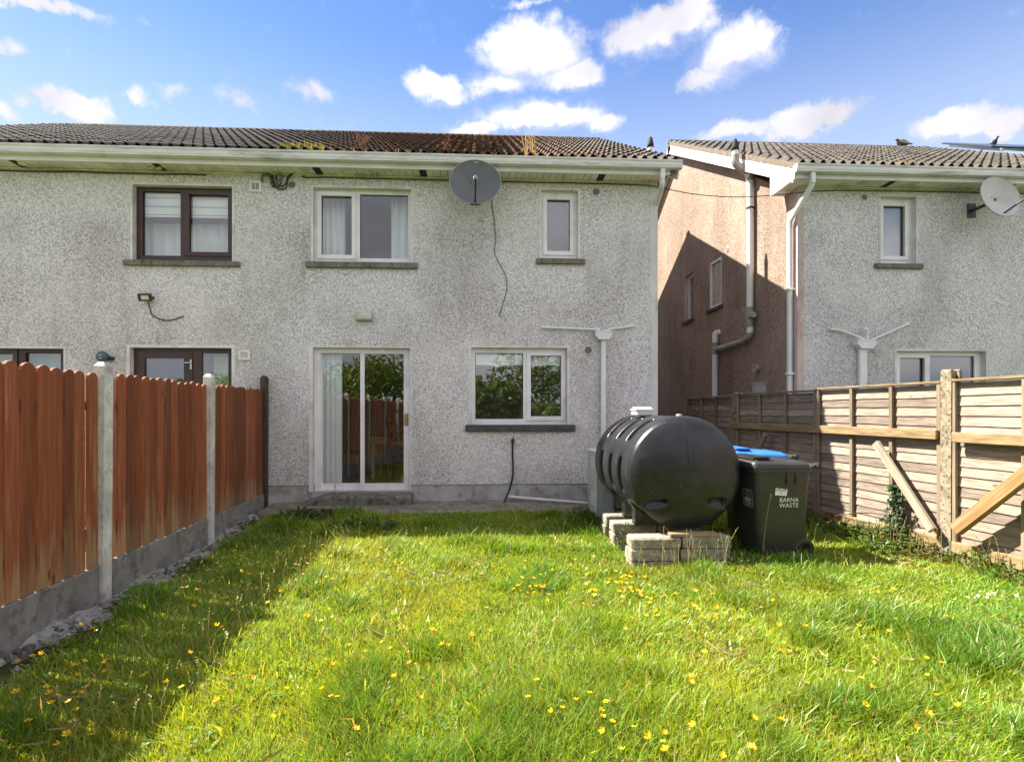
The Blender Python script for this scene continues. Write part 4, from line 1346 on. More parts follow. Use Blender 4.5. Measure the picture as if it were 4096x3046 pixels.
# ================================================================== BOILER behind the tank
boil = empty('outdoor_boiler', (1.78, 7.42, .05))
tag(boil, 'pale grey metal outdoor boiler cabinet with louvres, behind the oil tank', 'boiler')
bx0, bx1, by0, by1 = 1.475, 2.10, 7.13, 7.70
boil_m = simple('boiler_casing', (.50, .53, .53), .4, .08, 4, dirt=(.26, .27, .25), dirt_amt=.5, stretch=(1, 1, .5))
boil_w = simple('boiler_edge', (.74, .76, .76), .35, .05, 4)
mb = MB(); mb.bbox(bx0 + .012, bx1, by0, by1, .10, .94, .01); mb.build('cabinet', boil_m, boil)
mb = MB(); mb.bbox(bx0, bx1 + .01, by0 - .012, by1 + .01, .9405, .97, .008); mb.build('lid', boil_w, boil)
mb = MB(); mb.bbox(bx0 - .004, bx0 + .03, by0 - .014, by0 - .001, .06, .9395, .003); mb.build('corner_trim', boil_w, boil)
mb = MB(); mb.box(bx0 + .03, bx1 - .03, by0 + .03, by1 - .03, -.05, .10); mb.build('base_plinth', plinth_m, boil)
for z in list(np.arange(.72, .88, .022)) + list(np.arange(.25, .42, .022)):
    mb = MB(); mb.box(bx0 + .004, bx0 + .0115, by0 + .06, by0 + .30, z, z + .011); mb.build('louvre', boil_w, boil)

# ================================================================== WHEELIE BINS
def text_mesh(txt, size, M, mat, parent, name, space=1.0, extrude=0.0006):
    cu = bpy.data.curves.new(name, 'FONT'); cu.body = txt; cu.size = size; cu.align_x = 'CENTER'; cu.space_character = space; cu.extrude = extrude; cu.resolution_u = 3
    ob = bpy.data.objects.new('tmp', cu); COL.objects.link(ob)
    dg = bpy.context.evaluated_depsgraph_get()
    me = bpy.data.meshes.new_from_object(ob.evaluated_get(dg))
    bpy.data.objects.remove(ob)
    mb = MB(); mb.add([M @ v.co for v in me.vertices], [tuple(p.vertices) for p in me.polygons])
    o = mb.build(name, mat, parent)
    return o
bin_m = simple('bin_plastic', (.030, .032, .032), .42, .15, 6, dirt=(.07, .065, .05), dirt_amt=.35, bump=.15, bscale=200)
bin_dk = simple('bin_plastic_dark', (.015, .016, .017), .4, .15, 6)
blue_m = simple('bin_lid_blue', (.03, .17, .62), .38, .08, 5)
print_w = simple('white_print', (.78, .80, .80), .6, .08, 30)
def wheelie(loc, rot, lid_m, name, label, marks):
    root = empty(name, loc)
    tag(root, label, 'wheelie bin', 'wheelie bins by the right fence')
    T = Matrix.Translation(loc) @ Matrix.Rotation(rot, 4, 'Z')
    def lp(x, y, z): return T @ Vector((x, y, z))
    # local axes: x = front (lid lip, -) to back (hinge and wheels, +), y = across
    mb = MB(); mb.smooth = False
    rows = []
    def ring(x0, x1, hy, z, c=.05, n=4):
        pts = []
        for (sx, sy, a0) in ((1, 1, 0), (-1, 1, 90), (-1, -1, 180), (1, -1, 270)):
            cx = (x1 - c) if sx > 0 else (x0 + c); cy = sy * (hy - c)
            for k in range(n + 1):
                a = R(a0 + 90 * k / n); pts.append((cx + c * math.cos(a), cy + c * math.sin(a), z))
        return pts
    secs = [(-.235, .255, .215, .03, .05), (-.245, .262, .222, .12, .05), (-.305, .285, .268, .86, .055), (-.308, .287, .270, .905, .055)]
    for s_ in secs: rows.append([lp(*p) for p in ring(s_[0], s_[1], s_[2], s_[3], s_[4])])
    mb.grid(rows, smooth=True, closed_u=True)
    mb.add(rows[0], [tuple(range(len(rows[0]) - 1, -1, -1))])
    body = mb.build('bin_body', bin_m, root)
    mb = MB()
    rows = [[lp(*p) for p in ring(-.325, .30, .287, z, .05)] for z in (.872, .905)]
    inner = [[lp(*p) for p in ring(-.30, .28, .265, z, .05)] for z in (.872, .905)]
    mb.grid([inner[0], rows[0], rows[1], inner[1]], smooth=False, closed_u=True)
    mb.build('rim', bin_m, root)
    # ribs beneath the rim
    for xx in (.02, .115):
        for sy in (-1,):
            r = MB(); 
            M_ = T @ Matrix.Translation((xx, -.268, .83)) @ Matrix.Rotation(R(-3.5), 4, 'X')
            r.bbox(-.006, .006, -.007, .006, -.075, .045, .002, M_); r.build('rib', bin_dk, root)
    # lid: shallow dome with a raised front lip and skirt
    mb = MB()
    rows = []
    for (ins, z) in ((0.0, .908), (.0, .935), (.018, .955), (.06, .972), (.14, .982), (.26, .985)):
        rg = ring(-.335 + ins, .275 - ins * .6, .29 - ins * .85, z, max(.02, .05))
        rows.append([lp(x, y, zz + .022 * max(0, -(x) / .33) * (1 if zz > .93 else 0)) for (x, y, zz) in rg])
    mb.grid(rows, smooth=True, closed_u=True)
    mb.add(rows[-1], [tuple(range(len(rows[-1])))], True)
    ld = mb.build('lid', lid_m, root)
    mb = MB(); mb.bbox(-.30, -.11, -.20, .20, .985, 1.012, .008, T); mb.bbox(-.285, -.13, -.24, .24, 1.0125, 1.020, .002, T); mb.build('lid_grip', bin_dk if lid_m is bin_m else lid_m, ld)
    # hinge bracket and handle bar at the back
    mb = MB()
    for sy in (-.2, .2):
        mb.prism([(.27, .90), (.395, .955), (.41, .94), (.395, .885), (.34, .845), (.28, .845)], 'y', sy - .035, sy + .035, T)
    mb.tube([lp(.375, -.255, .925), lp(.375, .255, .925)], .017, 10)
    mb.build('handle', bin_m, root)
    for sy in (-1, 1):
        w = MB(); w.lathe([(.0005, -.022), (.03, -.022), (.034, -.028), (.082, -.028), (.10, -.018), (.10, .018), (.082, .028), (.034, .028), (.03, .022), (.0005, .022)], lp(.245, sy * .205, .10), T.to_3x3() @ Vector((0, 1, 0)), 20)
        w.build('wheel', bin_dk, root)
    ax = MB(); ax.tube([lp(.245, -.2, .10), lp(.245, .2, .10)], .011, 8); ax.build('axle', bin_dk, root)
    if marks:
        # side panel slopes outwards with height
        def face(x, z, out=.0015):
            t = (z - .12) / (.86 - .12); hy = .222 + t * (.268 - .222)
            return Matrix.Translation((x, -hy - out, z)) @ Matrix.Rotation(R(90) + math.atan2(.046, .74), 4, 'X')
        text_mesh('BARNA', .062, T @ face(.055, .575, .003), print_w, body, 'lettering', 1.02)
        text_mesh('WASTE', .062, T @ face(.055, .52, .003), print_w, body, 'lettering', 1.02)
        st_ = MB(); Mx = T @ face(-.03, .675, .002) @ Matrix.Rotation(R(-5), 4, 'Z')
        st_.prism([(-.065, -.035), (.062, -.035), (.058, -.012), (.064, .006), (.058, .034), (.035, .027), (.01, .035), (-.02, .030), (-.05, .037), (-.064, .033)], 'z', 0, .0008, Mx); sk = st_.build('sticker', print_w, body)
        for (x0, x1, z0, z1) in ((-.055, -.045, .012, .026), (-.038, -.030, .012, .027), (-.022, -.016, .012, .027), (-.008, .002, .012, .026), (.014, .028, .012, .027), (.036, .05, .012, .024), (-.018, .01, -.002, .003), (-.01, .012, -.021, -.018)):
            k = MB(); k.box(x0, x1, z0, z1, .0010, .0014, Mx); k.build('print_mark', bin_dk, body)
        # recycling sticker on the front face
        def ff(y, z):
            t = (z - .12) / (.86 - .12); x = -.245 + t * (-.060)
            return Matrix.Translation((x - .002, y, z)) @ Matrix.Rotation(R(-90), 4, 'Z') @ Matrix.Rotation(R(90) + math.atan2(.06, .74), 4, 'X')
        Mf = T @ ff(-.09, .60)
        k = MB(); w_, h_, t_ = .085, .085, .004
        def rr_(w, h, c): return [(w - c * (1 - math.cos(a)) if sx > 0 else -w + c * (1 - math.cos(a)), sz * (h - c * (1 - math.sin(a)))) for (sx, sz, a) in [(1, 1, R(0)), (1, 1, R(45)), (1, 1, R(90)), (-1, 1, R(90)), (-1, 1, R(45)), (-1, 1, R(0)), (-1, -1, R(0)), (-1, -1, R(45)), (-1, -1, R(90)), (1, -1, R(90)), (1, -1, R(45)), (1, -1, R(0))]]
        o_, i_ = rr_(w_, h_, .02), rr_(w_ - t_, h_ - t_, .018)
        k.grid([[Mf @ Vector((p[0], p[1], .0008)) for p in o_], [Mf @ Vector((p[0], p[1], .0008)) for p in i_]], smooth=False, closed_u=True)
        for (x0, x1, z0, z1) in ((-.06, .06, -.005, -.001), (-.06, .06, -.033, -.029), (-.06, -.056, -.033, -.001), (.056, .06, -.033, -.001), (-.05, .045, -.022, -.012), (-.06, .05, -.046, -.042), (-.06, .06, -.056, -.053), (-.05, .05, -.066, -.063)):
            k.box(x0, x1, z0, z1, .0006, .0011, Mf)
        ci = [[Mf @ Vector((r_ * math.cos(a), .035 + r_ * math.sin(a), .0008)) for a in np.linspace(0, 2 * math.pi, 20, endpoint=False)] for r_ in (.036, .032)]
        k.grid(ci, smooth=False, closed_u=True)
        k.build('recycling_mark', print_w, body)
        k = MB(); k.box(-.013, .013, .022, .046, .0006, .0011, Mf); k.build('recycling_logo', simple('logo_teal', (.05, .22, .24), .5), body)
    return root
wheelie(Vector((2.97, 5.57, .02)), R(4), bin_m, 'wheelie_bin', 'dark grey wheelie bin with white lettering and sticker, beside the oil tank', True)
wheelie(Vector((3.20, 6.34, .05)), R(-6), blue_m, 'wheelie_bin', 'wheelie bin with a bright blue lid behind the grey bin', False)

# ================================================================== SATELLITE DISHES
def dish(center, n, rx, ry, face_m, label, lnb_side, roll=0.0):
    n = Vector(n).normalized()
    root = empty('satellite_dish', center); tag(root, label, 'satellite dish')
    xdir = Vector((0, 0, 1)).cross(n).normalized(); ydir = n.cross(xdir).normalized()
    mb = MB()
    prof = [(rx * t, -.085 * (1 - t * t)) for t in np.linspace(0.002, 1, 12)]
    mb.lathe(prof, center, n, 48, 1, ry / rx, xdir)
    mb.lathe([(r_, h - .008) for r_, h in prof[::-1]], center, n, 48, 1, ry / rx, xdir)
    dd = mb.build('reflector', face_m, root)
    rim = MB(); rim.lathe([(rx, -.008), (rx * 1.012, -.01), (rx * 1.018, 0), (rx * 1.012, .008), (rx * .998, .002)], center, n, 48, 1, ry / rx, xdir); rim.build('rim', dish_rim, root)
    bot = Vector(center) - ydir * ry * .98
    foc = Vector(center) + n * .30 - ydir * ry * .42 + xdir * lnb_side * rx * .15
    if lnb_side > .5: foc = Vector(center) + n * .34 - ydir * ry * .15 + xdir * rx * .80; bot = Vector(center) - ydir * ry * .80 + xdir * rx * .1
    mb = MB(); mb.tube([bot - n * .03, bot + (foc - bot) * .95], .013, 8); mb.build('arm', dark_metal, root)
    mb = MB(); dv = (Vector(center) - foc).normalized()
    mb.lathe([(.0005, -.07), (.022, -.07), (.024, -.01), (.017, 0), (.017, .02), (.030, .03), (.031, .055), (.0005, .06)], foc, dv, 14); mb.build('receiver', simple('lnb_grey', (.42, .42, .41), .4), root)
    back = Vector(center) - n * .11
    wallp = Vector((back.x, YF, back.z - .02))
    mb = MB(); mb.tube([back + n * .03, (back.x, back.y + .05, back.z - .02), wallp], .024, 10); mb.bbox(wallp.x - .07, wallp.x + .07, YF - .012, YF - .001, wallp.z - .11, wallp.z + .11, .002); mb.build('wall_bracket', dark_metal, root)
    for s_ in (-1, 1):
        b = MB(); b.lathe([(.0005, .004), (.009, .003), (.010, 0)], Vector(center) - n * .082 + xdir * s_ * .055 + ydir * .03, n, 8); b.build('bolt', dark_metal, root)
    return root
dark_metal = simple('dark_metal', (.03, .03, .032), .45, .15, 10)
dish_rim = simple('dish_rim_m', (.42, .42, .40), .4, .1)
d_grey = simple('dish_grey', (.105, .112, .125), .5, .12, 4, dirt=(.16, .16, .06), dirt_amt=.45)
d_pale = simple('dish_pale', (.52, .51, .49), .5, .08, 4, dirt=(.38, .34, .26), dirt_amt=.5)
c = on_y(1901, 726, 7.72); dish(c, (.02, -1, .20), .355, .335, d_grey, 'grey satellite dish under the gutter above the patio door wall', 0)
c = on_y(4003, 785, 7.72); dish(c, (.10, -1, .20), .335, .315, d_pale, 'pale satellite dish on the right-hand house, at the picture edge', 1)

# ================================================================== WALL FITTINGS
cable_m = simple('cable_black', (.012, .012, .012), .5)
def cable(pts, r, label, name='cable', mat=None, n=6, cat='cable'):
    mb = MB(); mb.tube(smooth_path(pts, 5), r, n)
    o = mb.build(name, mat or cable_m, None)
    return tag(o, label, cat)
def W(px, py, d=.012):
    q = F(px, py, -d); return (q[0], YF - d, q[1])
cable([W(1967, 800), W(1983, 945), W(1980, 1015), W(2023, 1103), W(2026, 1162), W(2010, 1220), W(1997, 1262), W(2006, 1264)], .0045, 'thin black cable hanging down the wall below the grey dish')
zc_ = SOFF_Z - .035
pts = [(x, YF - .014 - .006 * math.sin(x * 3), zc_ - .012 + .010 * mnoise.noise(Vector((x * 2, 0, 0)))) for x in np.arange(-9.2, -3.9, .35)]
cable(pts, .009, 'black cable clipped under the soffit above the brown window')
pts = [W(1215, 705), W(1260, 688)] + [(x, YF - .014, zc_ - .008 + .010 * mnoise.noise(Vector((x * 2, 4, 0)))) for x in np.arange(-2.6, 2.5, .35)]
e = on_y(2620, 722, YF); pts.append((2.6, YF - .03, 4.86))
pts += [(3.2, 8.2, 4.77), (3.9, 8.2, 4.74), (4.6, 8.18, 4.79), (5.0, YF - .02, 4.84)] + [(x, YF - .014, zc_ - .01 - .03 * math.exp(-(x - 5) * 1.2)) for x in np.arange(5.4, 11, .5)]
cable(pts, .007, 'black cable slung across the gap between the two houses under the eaves')
# looped cable bundle and junction by the square vent
jb = empty('cable_loops', W(1115, 720)); tag(jb, 'tangle of black cable loops and grey junction below the soffit', 'cables')
for pts in ([(1000, 689), (1040, 690), (1075, 705), (1088, 740), (1098, 748), (1112, 750), (1120, 738), (1126, 728)], [(1055, 686), (1080, 696), (1094, 725), (1110, 753), (1128, 757), (1145, 750), (1150, 720), (1166, 700), (1190, 688)], [(1105, 698), (1104, 720), (1114, 740), (1130, 744), (1145, 730), (1152, 705), (1175, 690)], [(1092, 697), (1090, 722), (1097, 744)]):
    mb = MB(); mb.tube(smooth_path([W(x, y, .02 + .01 * (i % 2)) for i, (x, y) in enumerate(pts)], 4), .009, 6); mb.build('cable_loop', cable_m, jb)
p = W(1119, 712, .03)
mb = MB(); mb.lathe([(.0005, -.05), (.02, -.045), (.038, -.02), (.038, .03), (.02, .055), (.0005, .06)], p, (0.2, 0, 1), 12); mb.build('junction_dome', simple('junction_grey', (.20, .21, .22), .4), jb)
mb = MB(); mb.tube(smooth_path([W(1048, 728, .03), W(1049, 705, .03), W(1058, 697, .035), W(1075, 702, .035), W(1083, 722, .03), W(1084, 732, .03)], 5), .017, 8); mb.build('conduit_bend', simple('conduit_grey', (.13, .13, .13), .5), jb)
# flood light
fl = empty('flood_light', W(580, 1188)); tag(fl, 'small black flood light with its cable, on the wall under the brown window', 'flood light')
a = F(553, 1174, -.12); b = F(603, 1204, -.12)
M = Matrix.Translation(((a[0] + b[0]) / 2, YF - .12, (a[1] + b[1]) / 2)) @ Matrix.Rotation(R(18), 4, 'X') @ Matrix.Rotation(R(8), 4, 'Z')
w, h = (b[0] - a[0]) / 2, (a[1] - b[1]) / 2
mb = MB(); panel_holes(mb, -w, w, -h, h, [(-w * .62, w * .62, -h * .6, h * .6)], 0, .035, lambda u, v, d: M @ Vector((u, d, v))); mb.build('housing', dark_metal, fl)
mb = MB(); mb.box(-w * .63, w * .63, .010, .016, -h * .61, h * .61, M); mb.build('lens', simple('flood_lens', (.70, .66, .56), .3), fl)
mb = MB(); mb.bbox(w, w + .035, .0, .03, -h * .5, .01, .004, M); mb.box(-.02, .02, .035, .115, -.02, .02, M); mb.build('bracket', dark_metal, fl)
mb = MB(); mb.tube(smooth_path([W(592, 1204, .03), W(600, 1235), W(608, 1258), W(635, 1274), W(665, 1281), W(700, 1276), W(734, 1264)], 5), .0075, 6); mb.build('flex', cable_m, fl)
mb = MB()
# bulkhead lamp over the patio door
bl = empty('bulkhead_lamp', W(1455, 1265)); tag(bl, 'dirty cream bulkhead lamp on the wall above the patio door', 'lamp')
a = F(1424, 1252, -.05); b = F(1487, 1281, -.05)
mb = MB(); mb.bbox(a[0] - .01, b[0] + .01, YF - .035, YF - .001, b[1] - .01, a[1] + .01, .01); mb.build('base', simple('lamp_base', (.36, .33, .25), .5, .2, dirt=(.10, .09, .06), dirt_amt=.5), bl)
mb = MB(); mb.bbox(a[0], b[0], YF - .085, YF - .0355, b[1], a[1], .022); mb.build('diffuser', simple('lamp_diffuser', (.56, .55, .47), .35, .1), bl)
for i in range(8):
    x = a[0] + .025 + (b[0] - a[0] - .05) * i / 7
    mb = MB(); mb.box(x - .003, x + .003, YF - .088, YF - .0855, b[1] + .02, a[1] - .02); mb.build('diffuser_rib', MATS['lamp_diffuser'], bl)
# cameras under the soffit
for (px, py, lab) in ((607, 662, 'left white dome camera under the soffit above the brown window'), (636, 665, 'right white dome camera under the soffit above the brown window')):
    p = on_y(px, py, YF - .12)
    r = empty('security_camera', p); tag(r, lab, 'camera', 'security cameras above the brown window')
    mb = MB(); mb.lathe([(.035, SOFF_Z - .002 - p.z), (.035, SOFF_Z - .02 - p.z), (.015, SOFF_Z - .03 - p.z)], p, (0, 0, 1), 14); mb.ico(p, .044, 3); mb.build('ball', simple('camera_white', (.68, .66, .58), .4), r)
    k = MB(); k.lathe([(.0005, .05), (.02, .05), (.024, .044), (.026, .03)], p, (-.3, -1, -.35), 14); k.build('lens', dark_metal, r)
# round plaster disc in the soffit, stick under the eaves
p = on_y(95, 652, YF - .15)
mb = MB(); mb.lathe([(.0005, -.016), (.06, -.014), (.066, -.004), (.066, 0)], (p.x, p.y, SOFF_Z - .004), (0, 0, 1), 20); tag(mb.build('soffit_light', soffit_m, None), 'round cream cover in the soffit at the far left', 'light')
a = on_y(1509, 672, YF - .1); b = on_y(1512, 727, YF - .03)
mb = MB(); mb.tube([(a.x, YF - .12, SOFF_Z - .002), (b.x, YF - .03, b.z + .03)], .011, 6); tag(mb.build('wooden_peg', brace_m, None), 'thin pale wooden peg hanging under the soffit above the white bedroom window', 'peg')
# blue-grey round fitting seen above the fence post
p = W(408, 1425, .10)
gl2 = empty('round_wall_lamp', p); tag(gl2, 'round blue-grey wall fitting peeping over the near concrete fence post', 'wall lamp')
mb = MB(); mb.lathe([(.0005, .05), (.03, .048), (.058, .036), (.074, .012), (.078, -.01), (.07, -.05), (.03, -.06)], p, (.15, -1, .0), 24); mb.build('cover', simple('lamp_bluegrey', (.07, .11, .15), .4, .1), gl2)
mb = MB(); mb.tube([Vector(p) + Vector((.085, .03, -.02)), (p[0] + .085, YF, p[2] - .02)], .028, 8); mb.box(p[0] - .03, p[0] + .1, YF - .05, YF - .001, p[2] - .05, p[2] + .0); mb.build('bracket', dark_metal, gl2)
mb = MB(); mb.tube([Vector(p) + Vector((.012 + .022 * math.cos(a), -.056 + .004 * abs(math.cos(a)), -.012 + .022 * math.sin(a))) for a in np.linspace(R(185), R(345), 9)], .0028, 5); mb.build('white_arc', print_w, gl2)
mb = MB(); mb.tube([Vector(p) + Vector((-.012, -.052, .016)), Vector(p) + Vector((.012, -.055, .013)), Vector(p) + Vector((.034, -.050, .014))], .004, 5); mb.build('white_dash', print_w, gl2)
# outside tap with a black hose, white waste pipe lying at the wall
hs = empty('garden_tap', W(2051, 1757)); tag(hs, 'outside tap with a black hose hanging under the kitchen window', 'tap')
mb = MB(); p = Vector(W(2051, 1762, .03)); mb.bbox(p.x - .022, p.x + .022, YF - .05, YF - .002, p.z - .03, p.z + .03, .005); mb.tube([p + Vector((0.008, -.02, .03)), p + Vector((.012, -.02, .06))], .006, 6); mb.build('tap_body', dark_metal, hs)
mb = MB(); mb.tube(smooth_path([W(2051, 1770, .05), W(2050, 1816, .04), W(2052, 1893, .04), W(2040, 1950, .06), W(2026, 1985, .10), W(2016, 2010, .14)], 6), .014, 10); mb.build('hose', cable_m, hs)
a = on_y(2043, 1986, YF - .05); b = on_y(2362, 2012, 7.85)
mb = MB(); mb.tube([a, b], .020, 12); mb.tube([a - (b - a).normalized() * .03, a + (b - a).normalized() * .05], .027, 12); tag(mb.build('white_pipe', pvc_pipe, None), 'white plastic pipe lying along the foot of the wall beside the boiler', 'pipe')
# ================================================================== THINGS BEHIND THE GLASS
fabric_w = simple('net_fabric', (.88, .90, .90), .9, .04, 3)
def curtain(x0, x1, z0, z1, y, label, name='curtain', waves=7, amp=.03, cat='curtain'):
    mb = MB(); mb.smooth = True
    n = waves * 8
    P = []
    for k in range(n + 1):
        x = x0 + (x1 - x0) * k / n
        yy = y + amp * math.sin(k / 8 * 2 * math.pi) * (1 + .3 * math.sin(k * .37))
        P.append([(x, yy, z0), (x, yy, z1), (x, yy + .004, z1), (x, yy + .004, z0)])
    mb.grid(P); o = mb.build(name, fabric_w, None)
    return tag(o, label, cat)
r_ = O['mid_up']
curtain(r_[0] - .05, F(1378, 900, .3)[0], r_[2] - .1, r_[3] + .1, YF + .36, 'left white curtain behind the white bedroom window', waves=5)
curtain(F(1563, 900, .3)[0], r_[1] + .1, r_[2] - .1, r_[3] + .1, YF + .36, 'right white curtain behind the white bedroom window', waves=4)
# banded roller blind behind the brown window
r_ = O['brown_up']; zb_ = F(700, 868, .25)[1]
zb = empty('roller_blind', (0.5 * (r_[0] + r_[1]), YF + .25, zb_)); tag(zb, 'white banded roller blind half down behind the brown upper window', 'blind')
z = r_[3] - .004; k = 0
while z > zb_ + .02:
    h = (.10, .028)[k % 2]
    if k % 2 == 0:
        mb = MB(); mb.box(r_[0] + .005, r_[1] - .005, YF + .175, YF + .18, max(z - h, zb_), z); mb.build('band', fabric_w, zb)
    else:
        mb = MB(); mb.box(r_[0] + .005, r_[1] - .005, YF + .1805, YF + .183, z - h, z); mb.build('sheer_band', simple('sheer', (.45, .50, .52), .8), zb)
    z -= h; k += 1
mb = MB(); mb.bbox(r_[0] + .005, r_[1] - .005, YF + .171, YF + .187, zb_ - .03, zb_, .004); mb.build('bottom_bar', fabric_w, zb)
# pale lower part of the room shows as a net
curtain(r_[0] - .05, r_[1] + .05, r_[2] - .1, zb_ - .05, YF + .40, 'pale net hanging low behind the brown upper window', waves=9, amp=.012, name='net_curtain')
# scalloped kitchen blind
r_ = O['kitchen']; zk = F(2000, 1470, .25)[1]
mb = MB(); P = []
for x in np.linspace(r_[0] + .005, r_[1] - .005, 70):
    s_ = abs(math.sin((x - r_[0] + .12) * math.pi / .52)); zz = zk + .035 * s_ ** .7
    P.append([(x, YF + .175, zz), (x, YF + .175, r_[3] - .002), (x, YF + .179, r_[3] - .002), (x, YF + .179, zz)])
mb.grid(P, smooth=False); tag(mb.build('scalloped_blind', fabric_w, None), 'white scallop-edged roller blind at the top of the kitchen window', 'blind')
# vertical slat blind drawn to the left of the patio door
vb = empty('vertical_blind', (F(1325, 1900, .3)[0], YF + .30, .4)); tag(vb, 'white vertical slat blind drawn to the left of the patio door', 'blind')
vx0, vx1 = F(1275, 1700, .27)[0], F(1362, 1700, .27)[0]
for k in range(9):
    x = vx0 + (vx1 - vx0) * (k + .5) / 9
    M = Matrix.Translation((x, YF + .255 + .02 * (k % 2), 0)) @ Matrix.Rotation(R(22 + 9 * math.sin(k * 2.1)), 4, 'Z')
    mb = MB(); mb.box(-.044, .044, -.001, .001, .40, 2.40, M); mb.build('blind_slat', fabric_w, vb)
mb = MB(); mb.bbox(vx0 - .05, F(1630, 1700, .3)[0], YF + .27, YF + .33, 2.405, 2.44, .004); mb.build('head_rail', white_pvc, vb)
# low shade on the left-hand house's window
r_ = O['brown_low']; mb = MB(); mb.box(r_[0], r_[1], YF + .33, YF + .335, r_[2], r_[3] + .05); tag(mb.build('window_shade', simple('shade_green', (.42, .50, .46), .9, .05), None), 'pale green shade behind the lower left brown window', 'blind')
mb = MB(); mb.box(F(860, 1500, .4)[0], F(930, 1500, .4)[0], YF + .36, YF + .365, .5, F(860, 1425, .4)[1]); tag(mb.build('door_shade', simple('shade_lime', (.45, .55, .25), .9, .05), None), 'pale green blind beside the brown back door', 'blind')
r_ = N['up']; mb = MB(); mb.box(r_[0] + .005, r_[1] - .005, YF + .2, YF + .205, r_[2] + .002, r_[3] - .002); tag(mb.build('pane_backing', simple('shade_grey', (.22, .24, .26), .9, .06), None), 'plain grey blind behind the right-hand house upper window', 'blind')
r_ = O['small_up']; mb = MB(); mb.box(r_[0] + .005, r_[1] - .005, YF + .2, YF + .205, r_[2] + .002, r_[3] - .002); tag(mb.build('pane_backing', simple('backing_blue', (.06, .075, .10), .9, .06), None), 'dark blue-grey sheet added behind the narrow upper window', 'blind')  # dark sheet added so that reflections dominate in this pane
# dining table and chairs
tw = wood('table_wood', (.50, .33, .17), (.52, .38, .22), .3, 'x', knots=False, rough=.5)
cw = wood('chair_wood', (.10, .05, .03), (.14, .08, .05), .3, 'z', knots=False, rough=.5)
def P_in(px, py, Y): return on_y(px, py, Y)
ty = 9.55; tx0 = P_in(1484, 1747, ty).x; tz = P_in(1484, 1747, ty).z
tb = empty('dining_table', (tx0 + .6, ty + .4, .33)); tag(tb, 'light wood dining table seen through the sliding glass', 'table')
mb = MB(); mb.bbox(tx0 - .01, tx0 + 1.25, ty, ty + .8, tz - .035, tz, .004); mb.build('table_top', tw, tb)
mb = MB(); mb.box(tx0 + .03, tx0 + 1.2, ty + .03, ty + .05, tz - .12, tz - .036); mb.build('apron', tw, tb)
for lx in (tx0 + .03, tx0 + 1.2):
    for ly in (ty + .03, ty + .75):
        mb = MB(); mb.bbox(lx - .03, lx + .03, ly - .03, ly + .03, .331, tz - .0355, .004); mb.build('leg', tw, tb)
def chair(x, y, rot, label):
    T = Matrix.Translation((x, y, .331)) @ Matrix.Rotation(rot, 4, 'Z')
    c = empty('dining_chair', (x, y, .331)); tag(c, label, 'chair', 'dining chairs behind the patio door')
    mb = MB(); mb.bbox(-.21, .21, -.2, .2, .43, .46, .008, T); mb.build('seat', cw, c)
    for sx in (-.18, .18):
        for sy in (-.17, .17):
            mb = MB(); mb.bbox(sx - .02, sx + .02, sy - .02, sy + .02, 0, .4295 if sy < 0 else .95, .003, T); mb.build('leg', cw, c)
    for z in (.85, .66):
        mb = MB(); mb.bbox(-.158, .158, .155, .175, z, z + .08, .004, T); mb.build('back_rail', cw, c)
    for sx in (-.08, 0, .08):
        mb = MB(); mb.box(sx - .012, sx + .012, .160, .172, .7405, .8495, T); mb.build('spindle', cw, c)
chair(tx0 - .42, ty + .25, R(95), 'dark wooden chair at the left end of the dining table')
chair(tx0 + .55, ty - .28, R(178), 'dark wooden chair on the near side of the dining table')
chair(tx0 + .25, ty + 1.15, R(3), 'dark wooden chair on the far side of the dining table')

# ================================================================== ON THE ROOFS
straw = leafy('dry_straw', (.40, .35, .22), (.28, .24, .14), .3)
rust_stalk = leafy('rusty_stalk', (.15, .07, .032), (.11, .055, .03), .2)
lime = leafy('lime_tuft', (.30, .32, .05), (.16, .20, .03), .4)
def tuft(x0, x1, s0, s1, n, h0, h1, mat, label, name, cat, w=.006, up=0.15, seedheads=False):
    rr = random.Random(int(abs(x0) * 1000) + n)
    mb = MB()
    for i in range(n):
        p = slope_pt(rr.uniform(x0, x1), rr.uniform(s0, s1), .03)
        h = rr.uniform(h0, h1); d = Vector((rr.uniform(-1, 1), rr.uniform(-1, .4), 0)) * h * rr.uniform(.05, .6)
        a = rr.uniform(0, 6.3); t = Vector((math.cos(a), math.sin(a) * .3, 0)) * w
        q = p + d * .4 + Vector((0, 0, h * .6)); r_ = p + d + Vector((0, 0, h))
        mb.add([p - t, p + t, q + t * .8, q - t * .8, r_], [(0, 1, 2, 3), (3, 2, 4)])
        if seedheads:
            for k in range(7):
                c_ = p + (r_ - p) * (.45 + k * .08)
                u = Vector((rr.uniform(-1, 1), rr.uniform(-1, 1), rr.uniform(0, 1))) * .03
                mb.add([c_, c_ + u + Vector((0, 0, .015)), c_ + u * 1.3, c_ + u - Vector((0, 0, .015))], [(0, 1, 2, 3)])
    return tag(mb.build(name, mat, None), label, cat)
def RX(px): return on_y(px, 590, 7.85).x
tuft(RX(1110), RX(1300), -.02, .10, 120, .04, .14, lime, 'yellow-green grass tuft growing in the gutter over the white bedroom window', 'gutter_grass', 'grass tuft')
tuft(RX(1300), RX(1640), -.02, .08, 60, .03, .07, straw, 'thin dry straw growing along the gutter edge', 'gutter_straw', 'dry grass')['kind'] = 'stuff'
tuft(RX(1438), RX(1462), .0, .12, 10, .12, .24, rust_stalk, 'rust-coloured dead weed on the roof edge above the white bedroom window', 'roof_weed', 'weed', seedheads=True)
tuft(RX(1778), RX(1796), .0, .12, 9, .12, .24, rust_stalk, 'rust-coloured dead weed on the roof edge left of the dish', 'roof_weed', 'weed', seedheads=True)
